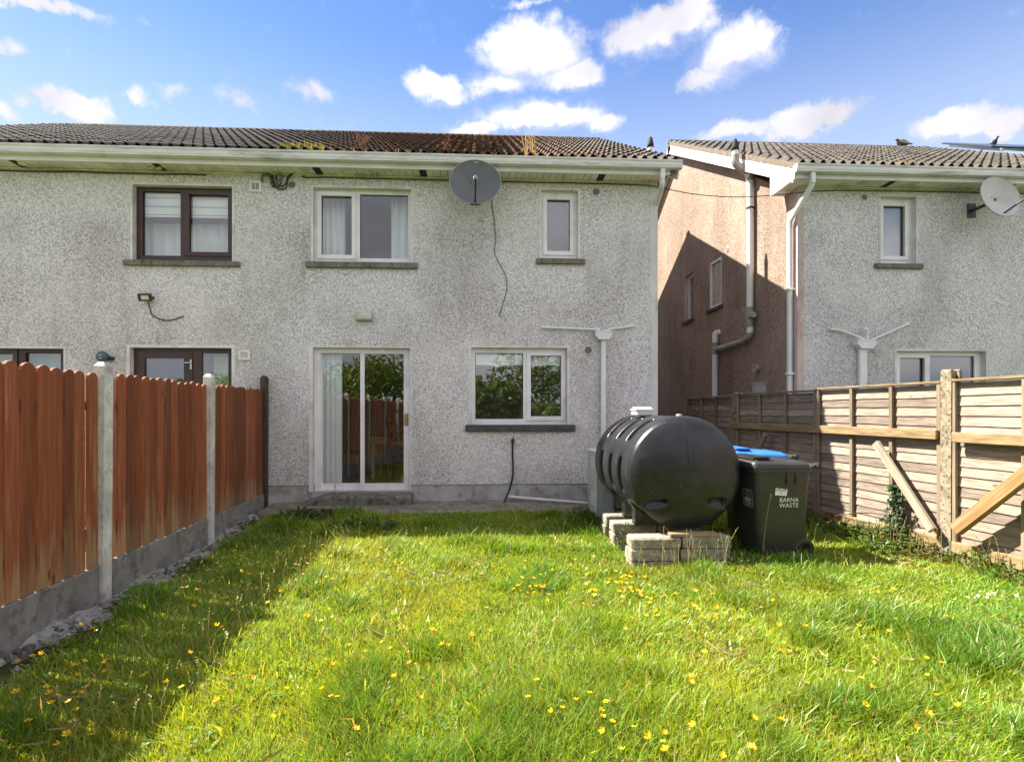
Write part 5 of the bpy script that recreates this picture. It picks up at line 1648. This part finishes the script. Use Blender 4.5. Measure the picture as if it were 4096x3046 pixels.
tuft(RX(2100), RX(2150), .0, .16, 12, .24, .44, straw, 'tall pale dead stalks on the roof edge right of the dish', 'roof_stalks', 'weed', w=.009)
tuft(RX(2230), RX(2420), -.02, .06, 40, .04, .10, rust_stalk, 'short brown dead weeds along the right gutter', 'gutter_weed', 'weed')
tuft(RX(3590), RX(3660), -.02, .06, 30, .05, .12, straw, 'pale dry grass in the gutter of the right-hand house', 'gutter_straw', 'dry grass')['kind'] = 'stuff'
# moss lumps in the rusty stretch of roof
moss_m = concrete('roof_moss', (.10, .062, .03), (.03, .02, .012), .5, moss=(.16, .11, .05), scale=25)
rr = random.Random(4); mb = MB()
for i in range(420):
    x = rr.gauss(-.4, 1.15); s_ = rr.uniform(.0, 6.1)
    if x > 2.4 or x < -3.2: continue
    p = slope_pt(x, (int(s_ / GAUGE) + rr.uniform(.0, .5)) * GAUGE, .022)
    mb.ico(p, rr.uniform(.02, .055), 1, (1.3, 1, .55), .5)
mo = mb.build('moss', moss_m, roof_main); mo['kind'] = 'stuff'
# pigeons
def pigeon(base, heading, label, cols, sc=1.0, crouch=False):
    rt = empty('pigeon', base); tag(rt, label, 'bird', 'pigeons on the ridge')
    T = Matrix.Translation(base) @ Matrix.Rotation(heading, 4, 'Z') @ Matrix.Scale(sc, 4)
    m1 = simple('pigeon_' + cols[0], cols[1], .6, .2, 20)
    mb = MB(); mb.smooth = True
    # body, neck, head, tail as one surface along a spine
    sp = [(-.20, .055, .006, .020), (-.13, .07, .016, .026), (-.08, .085, .038, .04), (0, .10, .058, .062), (.06, .12, .055, .060), (.095, .15, .036, .038), (.11, .18, .027, .028), (.122, .205, .029, .028), (.142, .208, .018, .018), (.15, .206, .006, .006)]
    if crouch: sp = [(x, .055 + (z - .055) * .55, a, b) for x, z, a, b in sp]
    rows = []
    for (x, z, a, b) in sp:
        rows.append([T @ Vector((x, b * math.sin(t), z + a * math.cos(t))) for t in np.linspace(0, 2 * math.pi, 14, endpoint=False)])
    mb.grid(rows, closed_u=True); mb.add(rows[0], [tuple(range(13, -1, -1))]); mb.add(rows[-1], [tuple(range(14))])
    mb.build('body', m1, rt)
    hz = sp[7][1]
    mb = MB(); mb.lathe([(.007, 0), (.006, .012), (.0005, .024)], T @ Vector((.148, 0, hz)), T.to_3x3() @ Vector((1, 0, -.15)), 8); mb.build('beak', dark_metal, rt)
    for sy in (-1, 1):
        mb = MB(); mb.smooth = True
        mb.grid([[T @ Vector((x, sy * (b + .006 * math.sin(t)), z - .01 + a * .75 * math.cos(t))) for t in np.linspace(.3, 2.4, 6)] for (x, z, a, b) in sp[1:6]]); mb.build('wing', dark_metal if cols[0] == 'blue' else vent_m, rt)
        mb = MB(); mb.tube([T @ Vector((.01, sy * .022, sp[3][1] - .045)), T @ Vector((.015, sy * .024, .0))], .005 * sc, 6); mb.build('leg', rust_stalk, rt)
p = on_y(3617, 585, RIDGE_Y - .05); pigeon(Vector((p.x, RIDGE_Y, RIDGE_Z + .068)), R(180), 'brown and grey pigeon crouching on the right-hand ridge', ('brown', (.16, .13, .10)), 1.25, True)
p = on_y(3972, 585, RIDGE_Y - .05); pigeon(Vector((p.x, RIDGE_Y, RIDGE_Z + .068)), R(-75), 'dark blue pigeon sitting upright on the ridge near the solar panels', ('blue', (.035, .045, .09)), 1.15)
# solar panels near the ridge of the right-hand house
sol_m = simple('solar_cell', (.012, .016, .03), .18, .2, 3)
for k in range(2):
    x0 = on_y(3862, 585, 12.6).x + k * 1.06
    rt = empty('solar_panel', slope_pt(x0 + .5, 5.4, .1)); tag(rt, ('left' if k == 0 else 'right') + ' black solar panel at the top of the right-hand roof', 'solar panel', 'solar panels on the right-hand roof')
    M = Matrix.Translation(slope_pt(x0, 4.75, .14)) @ Matrix.Rotation(PITCH, 4, 'X')
    mb = MB(); mb.bbox(0, 1.03, 0, 1.55, 0, .035, .004, M); mb.build('panel_frame', dark_metal, rt)
    mb = MB(); mb.box(.02, 1.01, .02, 1.53, .0355, .038, M); mb.build('glass_face', sol_m, rt)
    for u in (.2, .8):
        mb = MB(); mb.bbox(u - .025, u + .025, -.10, 1.5, -.06, -.001, .004, M); mb.build('mounting_rail', simple('alu', (.6, .6, .6), .35, metal=.8), rt)

# ================================================================== VEGETATION
def hash_noise(x, y, s, seed):
    return mnoise.noise(Vector((x * s + seed * 3.7, y * s - seed * 1.3, seed)))
def vnoise(x, y, s, seed):
    """vectorised value noise"""
    X = x * s + seed * 17.3; Y = y * s - seed * 7.9
    xi = np.floor(X).astype(np.int64); yi = np.floor(Y).astype(np.int64)
    fx = X - xi; fy = Y - yi
    fx = fx * fx * (3 - 2 * fx); fy = fy * fy * (3 - 2 * fy)
    def h(a, b):
        v = np.sin(a * 127.1 + b * 311.7 + seed * 74.7) * 43758.5453
        return v - np.floor(v)
    return (h(xi, yi) * (1 - fx) + h(xi + 1, yi) * fx) * (1 - fy) + (h(xi, yi + 1) * (1 - fx) + h(xi + 1, yi + 1) * fx) * fy
gz_x = np.linspace(-3.3, 5.2, 90); gz_y = np.linspace(-5.5, 8.3, 140)
GZ = np.array([[ground_z(x, y) for x in gz_x] for y in gz_y])
def ground_v(x, y):
    i = np.clip((x + 3.3) / 8.5 * 89, 0, 88.999); j = np.clip((y + 5.5) / 13.8 * 139, 0, 138.999)
    i0 = i.astype(int); j0 = j.astype(int); fi = i - i0; fj = j - j0
    return (GZ[j0, i0] * (1 - fi) + GZ[j0, i0 + 1] * fi) * (1 - fj) + (GZ[j0 + 1, i0] * (1 - fi) + GZ[j0 + 1, i0 + 1] * fi) * fj

def make_grass(name, n, ybands, hscale=1.0):
    xs, ys = [], []
    for (y0, y1, dens) in ybands:
        k = int((y1 - y0) * 8.0 * dens)
        xs.append(rng.uniform(-3.05, 4.95, k)); ys.append(rng.uniform(y0, y1, k))
    x = np.concatenate(xs); y = np.concatenate(ys)
    fx = -2.94 - .045 * (y - 4.45)
    fr = 4.54 - .1233 * (y - 5.12)
    edge = .11 + .24 * vnoise(y, y * 0, 2.2, 3) + .08 * rng.random(len(x))
    ok = (x > fx + edge) & (x < fr - .02) & (y < 7.46 + .10 * vnoise(x, x * 0, 3, 5))
    # nothing under blocks, bin, boiler
    ok &= ~((x > 1.44) & (x < 2.36) & (y > 5.2) & (y < 6.5)) & ~((x > 2.72) & (x < 3.24) & (y > 5.37) & (y < 5.78)) & ~((x > 1.46) & (x < 2.1) & (y > 7.1))
    keep = vnoise(x, y, 5, 11) * .6 + rng.random(len(x)) * .9
    ok &= keep > .22
    x, y = x[ok], y[ok]; n = len(x)
    d = np.hypot(x, y)
    big = vnoise(x, y, .8, 1); mid = vnoise(x, y, 2.6, 2); sm = vnoise(x, y, 7, 4)
    # tussocks and shaggy margins
    tus = np.clip((mid - .62) * 4, 0, 1)
    marg = np.clip(1 - (fr[ok] - x) / .55, 0, 1)
    # a few thick clumps as in the picture
    for (cx, cy, rad, amt) in ((1.9, 4.98, .42, .75), (-.95, 5.85, .30, .9), (.55, 2.6, .45, .7), (2.5, 5.05, .5, .6), (3.0, 5.1, .35, .8), (1.25, 6.9, .3, .7), (.8, 3.6, .3, .5)):
        tus = np.maximum(tus, amt * np.exp(-((x - cx) ** 2 + (y - cy) ** 2) / rad ** 2))
    h = (.034 + .04 * rng.random(n) + .022 * sm + .075 * tus + .07 * marg) * hscale
    h *= np.where(rng.random(n) < .03, 1.7, 1.0)
    worn = np.clip((vnoise(x, y, 1.15, 21) * .7 + vnoise(x, y, 3.1, 22) * .3 - .56) * 5, 0, 1)
    h *= 1 - .35 * worn
    a = rng.uniform(0, 2 * np.pi, n); lean = h * (.15 + .75 * rng.random(n))
    wind = vnoise(x, y, 1.4, 8) * 6.28
    lx = np.cos(a) * lean + np.cos(wind) * h * .18; ly = np.sin(a) * lean + np.sin(wind) * h * .18
    w = (.0016 + .0011 * rng.random(n)) * np.clip(d / 2.6, 1.0, 2.6) * np.where(rng.random(n) < .12, 1.8, 1)
    b = rng.uniform(0, 2 * np.pi, n); wx = np.cos(b) * w; wy = np.sin(b) * w
    z = ground_v(x, y) - .006
    V = np.empty((n, 5, 3), np.float32)
    V[:, 0] = np.stack([x - wx, y - wy, z], 1); V[:, 1] = np.stack([x + wx, y + wy, z], 1)
    V[:, 2] = np.stack([x + lx * .35 + wx * .85, y + ly * .35 + wy * .85, z + h * .62], 1)
    V[:, 3] = np.stack([x + lx * .35 - wx * .85, y + ly * .35 - wy * .85, z + h * .62], 1)
    V[:, 4] = np.stack([x + lx, y + ly, z + h], 1)
    me = bpy.data.meshes.new(name)
    me.vertices.add(n * 5); me.vertices.foreach_set('co', V.reshape(-1))
    base = np.arange(n)[:, None] * 5
    quads = base + np.array([0, 1, 2, 3]); tris = base + np.array([3, 2, 4])
    loops = np.concatenate([quads, tris], 1).reshape(-1).astype(np.int32)
    starts = (np.arange(n)[:, None] * 7 + np.array([0, 4])).reshape(-1).astype(np.int32)
    me.loops.add(len(loops)); me.loops.foreach_set('vertex_index', loops)
    me.polygons.add(n * 2); me.polygons.foreach_set('loop_start', starts)
    me.update(calc_edges=True)
    # blade colour: yellow-green, fresh green, straw
    t = np.clip(big * .75 + mid * .45 + .05 + rng.normal(0, .18, n) - .4 * tus, 0, 1)[:, None]
    fresh = np.array([.095, .29, .034]); yel = np.array([.315, .435, .046]); straw_ = np.array([.52, .46, .21]); deep = np.array([.085, .20, .022])
    c = fresh * (1 - t) + yel * t
    dk = np.clip(tus * .65 + rng.normal(0, .1, n), 0, .9)[:, None]
    c = c * (1 - dk) + deep * dk
    c = c * (1 - .4 * worn[:, None]) + np.array([.34, .38, .06]) * .4 * worn[:, None]
    sw = (rng.random(n) < .05 + .10 * (mid < .3))[:, None]
    c = np.where(sw, straw_ * rng.uniform(.6, 1.1, (n, 1)), c)
    c *= rng.uniform(.72, 1.25, (n, 1))
    C = np.ones((n, 5, 4), np.float32); C[:, :, :3] = c[:, None, :]
    C[:, 4, :3] *= 1.15
    at = me.color_attributes.new('tint', 'FLOAT_COLOR', 'POINT'); at.data.foreach_set('color', C.reshape(-1))
    me.materials.append(grass_m)
    o = bpy.data.objects.new(name, me); COL.objects.link(o)
    return o
grass_m = leafy('grass_blade', None, None, .42, attr='tint')
gr = make_grass('grass', 0, [(-5.0, .8, 500), (.8, 1.6, 3000), (1.6, 3.0, 12500), (3.0, 4.5, 9500), (4.5, 6.2, 6500), (6.2, 7.75, 5500)])
tag(gr, 'long bright green grass of the lawn', kind='stuff')

# taller seed stalks standing over the lawn
stalk_m = leafy('seed_stalk', (.28, .30, .10), (.42, .36, .16), .3)
mb = MB(); rr = random.Random(8)
def stalk(mb, x, y, h, ears=True):
    z = ground_z(x, y); a = rr.uniform(0, 6.3); k = rr.uniform(.05, .35) * h
    p0 = Vector((x, y, z)); p1 = p0 + Vector((math.cos(a) * k * .35, math.sin(a) * k * .35, h * .6)); p2 = p0 + Vector((math.cos(a) * k, math.sin(a) * k, h))
    mb.tube([p0, p1, p2], .0016, 3, False)
    if ears:
        for j in range(6):
            c = p1 + (p2 - p1) * (.45 + .11 * j); u = Vector((rr.uniform(-1, 1), rr.uniform(-1, 1), rr.uniform(.2, 1.2))).normalized() * .014
            s_ = Vector((u.y, -u.x, 0)) * .35
            mb.add([c, c + u * .5 + s_, c + u, c + u * .5 - s_], [(0, 1, 2, 3)])
for i in range(230):
    y = rr.uniform(1.9, 7.3); x = rr.uniform(-2.5, 4.2)
    if 1.3 < x < 3.4 and y > 5.1: continue
    stalk(mb, x, y, rr.uniform(.14, .26))
for i in range(90):
    stalk(mb, rr.uniform(-1.95, -1.35), rr.uniform(2.5, 6.3), rr.uniform(.18, .32))
for i in range(60):
    y = rr.uniform(4.2, 6.0); stalk(mb, 4.5 - .123 * (y - 5.12) - rr.uniform(.05, .35), y, rr.uniform(.22, .42))
for i in range(26):
    stalk(mb, rr.uniform(1.36, 2.4), rr.uniform(5.0, 5.14), rr.uniform(.22, .42))
tag(mb.build('grass_stalks', stalk_m), 'thin seeding grass stalks standing above the lawn', kind='stuff')

# buttercups: one mesh of each sort, copied
petal_m = leafy('buttercup_petal', (.82, .52, .015), (.86, .62, .03), .35)
stem_m = leafy('flower_stem', (.07, .13, .02), (.12, .16, .03), .3)
white_petal = leafy('daisy_petal', (.80, .80, .74), (.70, .70, .66), .3)
def flower_mesh(open_, seed, petal, disc, npet=5, pr=.0155, stem_h=1.0):
    r3 = random.Random(seed); mb = MB()
    top = Vector((r3.uniform(-.03, .03), r3.uniform(-.03, .03), .17 * stem_h))
    mb.cur = 1; mb.tube([(0, 0, 0), top * .5 + Vector((.008, 0, 0)), top], .0012, 4, False)
    mb.cur = 0
    tilt = Matrix.Rotation(r3.uniform(-.6, .6), 3, 'X') @ Matrix.Rotation(r3.uniform(-.6, .6), 3, 'Y')
    for k in range(npet):
        a = k * 2 * math.pi / npet + r3.uniform(-.1, .1)
        d = Vector((math.cos(a), math.sin(a), 0)); s_ = Vector((-d.y, d.x, 0)); up = Vector((0, 0, 1))
        w = pr * (2.6 / npet) * 1.05
        pts = [d * .002, d * pr * .55 + s_ * w * .75 + up * pr * open_ * .35, d * pr * .98 + s_ * w * .45 + up * pr * open_, d * pr * 1.05 + up * pr * open_ * 1.05, d * pr * .98 - s_ * w * .45 + up * pr * open_, d * pr * .55 - s_ * w * .75 + up * pr * open_ * .35]
        mb.add([top + tilt @ p for p in pts], [(0, 1, 2, 3, 4, 5)], True)
    mb.cur = 2; mb.ico(top + Vector((0, 0, .003)), .0045, 1)
    return mb.mesh('buttercup', [petal, stem_m, disc], (0, 0, 0))
disc_m = simple('flower_disc', (.50, .30, .02), .8)
bmeshes = [flower_mesh(o_, s_, petal_m, disc_m) for o_, s_ in ((.5, 1), (.9, 2), (.3, 3), (.7, 4), (1.2, 5))]
spots = []
def ell(cx, cy, rx, ry, n):
    for i in range(n):
        a = rr.uniform(0, 6.283); q = math.sqrt(rr.random()); spots.append((cx + rx * q * math.cos(a), cy + ry * q * math.sin(a)))
ell(2330, 2330, 280, 75, 46); ell(2520, 2340, 90, 30, 14); ell(2650, 2420, 330, 90, 26); ell(900, 2330, 260, 150, 36); ell(1250, 2260, 90, 90, 14); ell(560, 2560, 420, 190, 22)
ell(260, 2760, 260, 180, 22); ell(3000, 2750, 900, 260, 34); ell(3300, 2480, 600, 160, 16); ell(1250, 2800, 500, 200, 12); ell(1600, 2480, 500, 200, 18); ell(2050, 2200, 700, 70, 24); ell(1900, 2080, 500, 30, 8); ell(2850, 2950, 400, 80, 10)
fi = 0
for (px, py) in spots:
    p = on_z(px, py, .15)
    if p.y < 1.9 or p.y > 7.4 or p.x < fence_x(p.y) + .3 or p.x > 4.3: continue
    if 1.36 < p.x < 2.45 and 5.05 < p.y < 7: continue
    if 2.65 < p.x < 3.5 and p.y > 5.15: continue
    o = bpy.data.objects.new('buttercup', bmeshes[rr.randrange(5)]); COL.objects.link(o)
    o.location = (p.x, p.y, ground_z(p.x, p.y)); o.rotation_euler = (0, 0, rr.uniform(0, 6.28)); s_ = rr.uniform(.75, 1.05); o.scale = (s_ * 1.05, s_ * 1.05, s_ * rr.uniform(.7, 1.05))
    tag(o, 'small yellow buttercup flower on a thin stem in the lawn', 'buttercup', 'buttercups in the lawn')
dm = flower_mesh(.15, 9, white_petal, disc_m, 9, .012, .6)
wspots = [(3920 + rr.gauss(0, 55), 2388 + rr.gauss(0, 10)) for i in range(14)] + [(3290, 2195), (3340, 2192), (1740, 2290), (1765, 2300), (3250, 2090), (3272, 2100)]
for (px, py) in wspots:
    p = on_z(px, py, .10)
    o = bpy.data.objects.new('daisy', dm); COL.objects.link(o)
    o.location = (p.x, p.y, ground_z(p.x, p.y)); o.rotation_euler = (rr.uniform(-.3, .3), rr.uniform(-.3, .3), rr.uniform(0, 6.28))
    tag(o, 'tiny white daisy flower in the lawn', 'daisy', 'white daisies in the lawn')

# broad-leaved plants, clover and dead thatch mixed into the turf
mb = MB(); rr2 = random.Random(77)
lw_a = leafy('lawn_leaf', (.12, .24, .03), (.20, .30, .05), .35); lw_b = leafy('lawn_clover', (.09, .19, .04), (.14, .24, .05), .35); lw_c = leafy('lawn_thatch', (.40, .34, .17), (.26, .20, .09), .2)
def lawn_leaf(c, ang, L_, W_, tilt):
    d = Vector((math.cos(ang), math.sin(ang), tilt)).normalized(); s_ = Vector((-math.sin(ang), math.cos(ang), 0)); n = s_.cross(d)
    mb.add([c, c + d * L_ * .4 + s_ * W_ * .5 + n * L_ * .06, c + d * L_ * .8 + s_ * W_ * .35, c + d * L_ - n * L_ * .08, c + d * L_ * .8 - s_ * W_ * .35, c + d * L_ * .4 - s_ * W_ * .5 + n * L_ * .06], [(0, 1, 2, 3), (0, 3, 4, 5)])
for i in range(750):
    y = 1.7 + 5.7 * rr2.random() ** 1.5; x = rr2.uniform(-2.5, 4.3)
    if 1.35 < x < 3.4 and y > 5.1: continue
    c = Vector((x, y, ground_z(x, y) + .012)); kind_ = rr2.random(); a0 = rr2.uniform(0, 6.28)
    if kind_ < .35:
        mb.cur = 0
        for k in range(rr2.randint(4, 8)): lawn_leaf(c, a0 + k * 1.05, rr2.uniform(.05, .10), rr2.uniform(.016, .03), rr2.uniform(.25, .9))
    elif kind_ < .86:
        mb.cur = 1
        for q in range(6):
            cc = c + Vector((rr2.uniform(-.07, .07), rr2.uniform(-.07, .07), rr2.uniform(.02, .05)))
            for k in range(3): lawn_leaf(cc, a0 + q + k * 2.09, .017, .016, .15)
    else:
        mb.cur = 2
        for q in range(9):
            cc = c + Vector((rr2.uniform(-.10, .10), rr2.uniform(-.10, .10), rr2.uniform(.015, .05))); lawn_leaf(cc, rr2.uniform(0, 6.28), rr2.uniform(.06, .13), .005, rr2.uniform(-.1, .5))
tag(mb.build('lawn_weeds', [lw_a, lw_b, lw_c]), 'clover, broad leaves and dead straw mixed through the lawn', kind='stuff')
# loose rubble along the broken footing
mb = MB()
rub = [concrete('rubble_grey', (.36, .35, .33), (.08, .075, .07), .5, scale=30), concrete('rubble_dark', (.12, .105, .09), (.03, .03, .025), .5, scale=30), concrete('rubble_tan', (.30, .25, .19), (.07, .06, .045), .5, scale=30)]
for i in range(420):
    y = rr2.uniform(1.5, 7.4); x = fence_x(y) + .08 + abs(rr2.gauss(.12, .13))
    mb.cur = rr2.choice((0, 0, 1, 1, 2)); r_ = rr2.choice((.010, .014, .018, .026, .036))
    mb.ico((x, y, ground_z(x, y) + .012 + (.045 if x < fence_x(y) + .2 else 0)), r_, 1, (1, rr2.uniform(.7, 1.3), rr2.uniform(.45, .8)), .7, False)
tag(mb.build('rubble', rub), 'loose broken stones along the footing of the red-brown fence', kind='stuff')

# leafy weeds
weed_a = leafy('weed_leaf', (.05, .12, .022), (.10, .18, .04), .35)
weed_b = leafy('weed_leaf_brown', (.16, .13, .05), (.10, .10, .03), .3)
ivy_m = leafy('ivy_leaf', (.022, .060, .022), (.075, .11, .05), .2)
def leaf(mb, c, d, n, L_, W_):
    d = Vector(d).normalized(); n = Vector(n); s_ = d.cross(n).normalized(); n = s_.cross(d)
    mb.add([c, c + d * L_ * .35 + s_ * W_ * .5 + n * L_ * .08, c + d * L_ * .75 + s_ * W_ * .38 + n * L_ * .04, c + d * L_ - n * L_ * .1, c + d * L_ * .75 - s_ * W_ * .38 + n * L_ * .04, c + d * L_ * .35 - s_ * W_ * .5 + n * L_ * .08], [(0, 1, 2, 3), (0, 3, 4, 5)])
def weed(cx, cy, rx, ry, h, n, mats, label, ls=.05, name='weed_clump', cat='weed'):
    mb = MB()
    for i in range(n):
        a = rr.uniform(0, 6.283); q = math.sqrt(rr.random()); x = cx + rx * q * math.cos(a); y = cy + ry * q * math.sin(a)
        hh = h * (1 - .6 * q) * rr.uniform(.15, 1)
        mb.cur = 0 if rr.random() < .75 else 1
        leaf(mb, Vector((x, y, ground_z(x, y) + hh)), (rr.uniform(-1, 1), rr.uniform(-1, 1), rr.uniform(-.3, .7)), (0, 0, 1), ls * rr.uniform(.6, 1.4), ls * rr.uniform(.35, .7))
    for i in range(max(3, n // 25)):
        mb.cur = 1; x = cx + rr.uniform(-rx, rx) * .6; y = cy + rr.uniform(-ry, ry) * .6; g_ = ground_z(x, y)
        mb.tube([(x, y, g_), (x + rr.uniform(-.03, .03), y, g_ + h * .9)], .003, 4, False)
    return tag(mb.build(name, list(mats), None), label, cat)
def onf(s, off): 
    p = A0 + UD * s + UN * off; return p.x, p.y
x, y = onf(.55, .22); weed(x, y, .30, .42, .34, 420, (weed_a, weed_b), 'leafy green weeds at the foot of the pale diagonal brace', .06)
x, y = onf(.15, .16); weed(x, y, .18, .26, .24, 240, (weed_b, weed_a), 'browning bramble leaves beside the lichened fence post', .06)
x, y = onf(1.55, .3); weed(x, y, .32, .5, .22, 420, (weed_a, weed_b), 'low green weeds between the bins and the right fence', .055)
x, y = onf(2.1, .12); weed(x, y, .14, .22, .5, 160, (ivy_m, weed_a), 'dark leafy weed behind the bin against the right fence', .07)
x, y = onf(-.55, .16); weed(x, y, .15, .55, .26, 300, (weed_a, weed_b), 'shaggy weeds along the fence bottom at the right edge', .06)
weed(-2.62, 5.25, .13, .3, .14, 160, (weed_a, weed_b), 'small weeds growing over the rubble near the second concrete post', .04)
weed(-2.55, 3.7, .12, .25, .13, 140, (weed_a, weed_b), 'small weeds growing over the rubble before the near concrete post', .04)
weed(1.28, 6.95, .2, .3, .28, 260, (weed_a, weed_b), 'dark leafy weed in front of the boiler', .05)
weed(-2.2, 7.35, .5, .25, .14, 380, (weed_a, ivy_m), 'creeping green weeds left of the door step', .075)
weed(-2.35, 6.6, .22, .4, .10, 200, (weed_a, weed_b), 'low weeds by the rubble near the fence end', .05)
weed(-1.45, 6.85, .45, .3, .10, 260, (weed_a, ivy_m), 'broad dock leaves in the shade in front of the step', .08)
weed(1.50, 5.62, .12, .22, .40, 60, (weed_a, weed_b), 'thin leafy weeds growing beside the tank blocks', .03)
weed(2.42, 5.06, .16, .06, .22, 60, (weed_a, weed_b), 'small weeds between the tank blocks and the bin', .045)
x, y = onf(.95, .2); weed(x, y, .22, .5, .26, 380, (weed_a, weed_b), 'bushy green weeds at the fence foot left of the ivy', .055)
x, y = onf(-1.15, .14); weed(x, y, .13, .5, .3, 260, (weed_a, weed_b), 'nettle-like weeds along the fence foot outside the right picture edge', .06)
# tall single weed before the step
p = on_z(1340, 2065, .12); p0 = Vector((p.x, p.y, ground_z(p.x, p.y)))
mb = MB(); mb.tube(smooth_path([p0, p0 + Vector((.01, 0, .2)), p0 + Vector((-.005, 0, .36)), p0 + Vector((.01, 0, .46))], 3), .004, 5, False)
for i in range(16):
    z = .06 + .38 * i / 15; a = i * 2.4
    leaf(mb, p0 + Vector((.005, 0, z)), (math.cos(a), math.sin(a), .25), (0, 0, 1), .085 * (1.05 - i / 20), .022)
tag(mb.build('tall_weed', leafy('pale_weed', (.26, .32, .12), (.16, .26, .06), .4), None), 'tall single pale weed in front of the door step', 'weed')
# rosette stalk leaning on the bin
p = on_z(3033, 2240, .02)
mb = MB(); mb.tube(smooth_path([Vector((2.66, 5.12, .0)), Vector((2.69, 5.14, .25)), Vector((2.74, 5.17, .5)), Vector((2.80, 5.22, .66))], 4), .0028, 5, False); mb.ico((2.803, 5.222, .675), .011, 2, (1, 1, 1.8))
tag(mb.build('plantain_stalk', straw, None), 'lone plantain stalk with a brown head leaning before the grey bin', 'weed')
# ivy climbing the fence
mb = MB()
for i in range(330):
    t = rr.random(); s_ = on_fence(3590, 1990, .08)[0] + rr.gauss(0, .05) * (1.25 - t * .4); z = .10 + t * .62
    q = A0 + UD * s_ + UN * (.07 + rr.uniform(0, .05)); 
    leaf(mb, Vector((q.x, q.y, z)), (UN.x + rr.uniform(-.6, .6), UN.y + rr.uniform(-1, 1), rr.uniform(-1, .6)), (UN.x, UN.y, .5), .045 * rr.uniform(.6, 1.3), .036)
iv = empty('ivy', A0 + UD * .8); tag(iv, 'dark ivy climbing the right fence behind the pale brace', 'ivy')
mb.build('ivy_leaves', ivy_m, iv)
mb = MB(); s_ = on_fence(3590, 1990, .07)[0]; mb.tube([A0 + UD * (s_ + .03 * math.sin(k)) + UN * .065 + Vector((0, 0, .05 + k * .12)) for k in range(6)], .006, 5); mb.build('ivy_stem', weed_b, iv)
# bare bramble stems arching along the fence foot
bs_m = leafy('bramble_stem', (.06, .04, .025), (.09, .05, .03), .1)
for (a, b, c_, lab) in (((3300, 2050, .1), (3400, 2075, .14), (3495, 2095, .1), 'bare bramble stem trailing along the fence foot, upper one'), ((3325, 2065, .12), (3450, 2050, .2), (3565, 2060, .12), 'bare bramble stem arching towards the ivy')):
    pts = []
    for (px, py, off) in (a, b, c_):
        s_, z = on_fence(px, py, off); q = A0 + UD * s_ + UN * off; pts.append((q.x, q.y, max(.04, z)))
    cable(pts, .006, lab, 'bramble_stem', bs_m, cat='bramble')

# ================================================================== BEHIND THE CAMERA (seen mirrored in the panes)
bf = empty('rear_fence', (.8, -5.3, 0)); tag(bf, 'plain timber fence across the end of the garden, mirrored in the patio door', 'fence')
for k in range(64):
    x = -7.4 + k * .26
    mb = MB(); mb.box(x, x + .25, -5.33 + .006 * (k % 2), -5.30 + .006 * (k % 2), 0, 1.78 + .02 * math.sin(k * 2.3)); mb.build('board', batten_m, bf)
tree_leaf = leafy('tree_leaf', (.06, .13, .02), (.16, .24, .05), .35)
bark_m = simple('bark', (.07, .05, .035), .9, .3, 12)
def tree(x, y, h, cr, label, n=2600, low=.25, seed=1):
    r3 = random.Random(seed); t = empty('garden_tree', (x, y, 0)); tag(t, label, 'tree', 'trees behind the garden')
    mb = MB(); mb.tube([(x, y, -.1), (x + .05, y, h * .35), (x - .04, y + .05, h * .7), (x, y, h * .92)], .1, 8, True, [.055 * h * .5, .045 * h * .5, .03 * h * .4, .01])
    for k in range(7):
        a = k * 2.4; z = h * (.3 + .08 * k); mb.tube([(x, y, z), (x + math.cos(a) * cr * .4, y + math.sin(a) * cr * .4, z + cr * .25), (x + math.cos(a) * cr * .8, y + math.sin(a) * cr * .8, z + cr * .35)], .03, 5, True, [.04, .025, .008])
    mb.build('trunk', bark_m, t)
    mb = MB()
    lobes = [(Vector((r3.uniform(-1, 1), r3.uniform(-1, 1), r3.uniform(-.2, 1))) * .6, r3.uniform(.35, .6)) for k in range(14)]
    for i in range(n):
        lc, lr = lobes[r3.randrange(14)]
        v = Vector((r3.gauss(0, 1), r3.gauss(0, 1), r3.gauss(0, 1))).normalized() * lr * r3.uniform(.75, 1.05) + lc
        c = Vector((x + v.x * cr, y + v.y * cr, h * low + (h * (1 - low)) * (v.z * .5 + .45)))
        leaf(mb, c, (r3.uniform(-1, 1), r3.uniform(-1, 1), r3.uniform(-1, .5)), (r3.uniform(-1, 1), r3.uniform(-1, 1), 1), r3.uniform(.16, .3), r3.uniform(.11, .18))
    mb.build('crown', tree_leaf, t)
tree(.1, -3.7, 2.75, 1.3, 'bushy tree behind the camera, mirrored in the left kitchen pane', 5500, .02, 2)
tree(2.6, -4.2, 1.75, 1.0, 'bushy tree behind the camera, mirrored in the right kitchen pane', 4200, .02, 3)
tree(-7.5, -17, 4.6, 2.6, 'tree mirrored at the right of the patio door', 2600, .15, 4)
tree(-11.5, -19, 4.3, 2.4, 'tree mirrored in the middle of the patio door', 2400, .15, 5)
tree(-4.6, -13, 4.8, 2.4, 'tree mirrored at the right edge of the patio door', 2400, .15, 6)
tree(-15, -15, 3.8, 2.4, 'tree mirrored at the left of the patio door', 2000, .15, 7)
tree(3.5, -15, 5.4, 3.0, 'tall tree far behind the camera', 2200, .15, 8)
up = empty('utility_pole', (-6.1, -12, 0)); tag(up, 'wooden utility pole mirrored in the right patio pane', 'pole')
mb = MB(); mb.tube([(-6.1, -12, -.2), (-6.1, -12, 8.2)], .13, 10, True, [.14, .10]); mb.build('pole_shaft', bark_m, up)
mb = MB(); mb.bbox(-6.9, -5.3, -12.14, -12.06, 7.6, 7.72, .01); mb.build('cross_arm', bark_m, up)
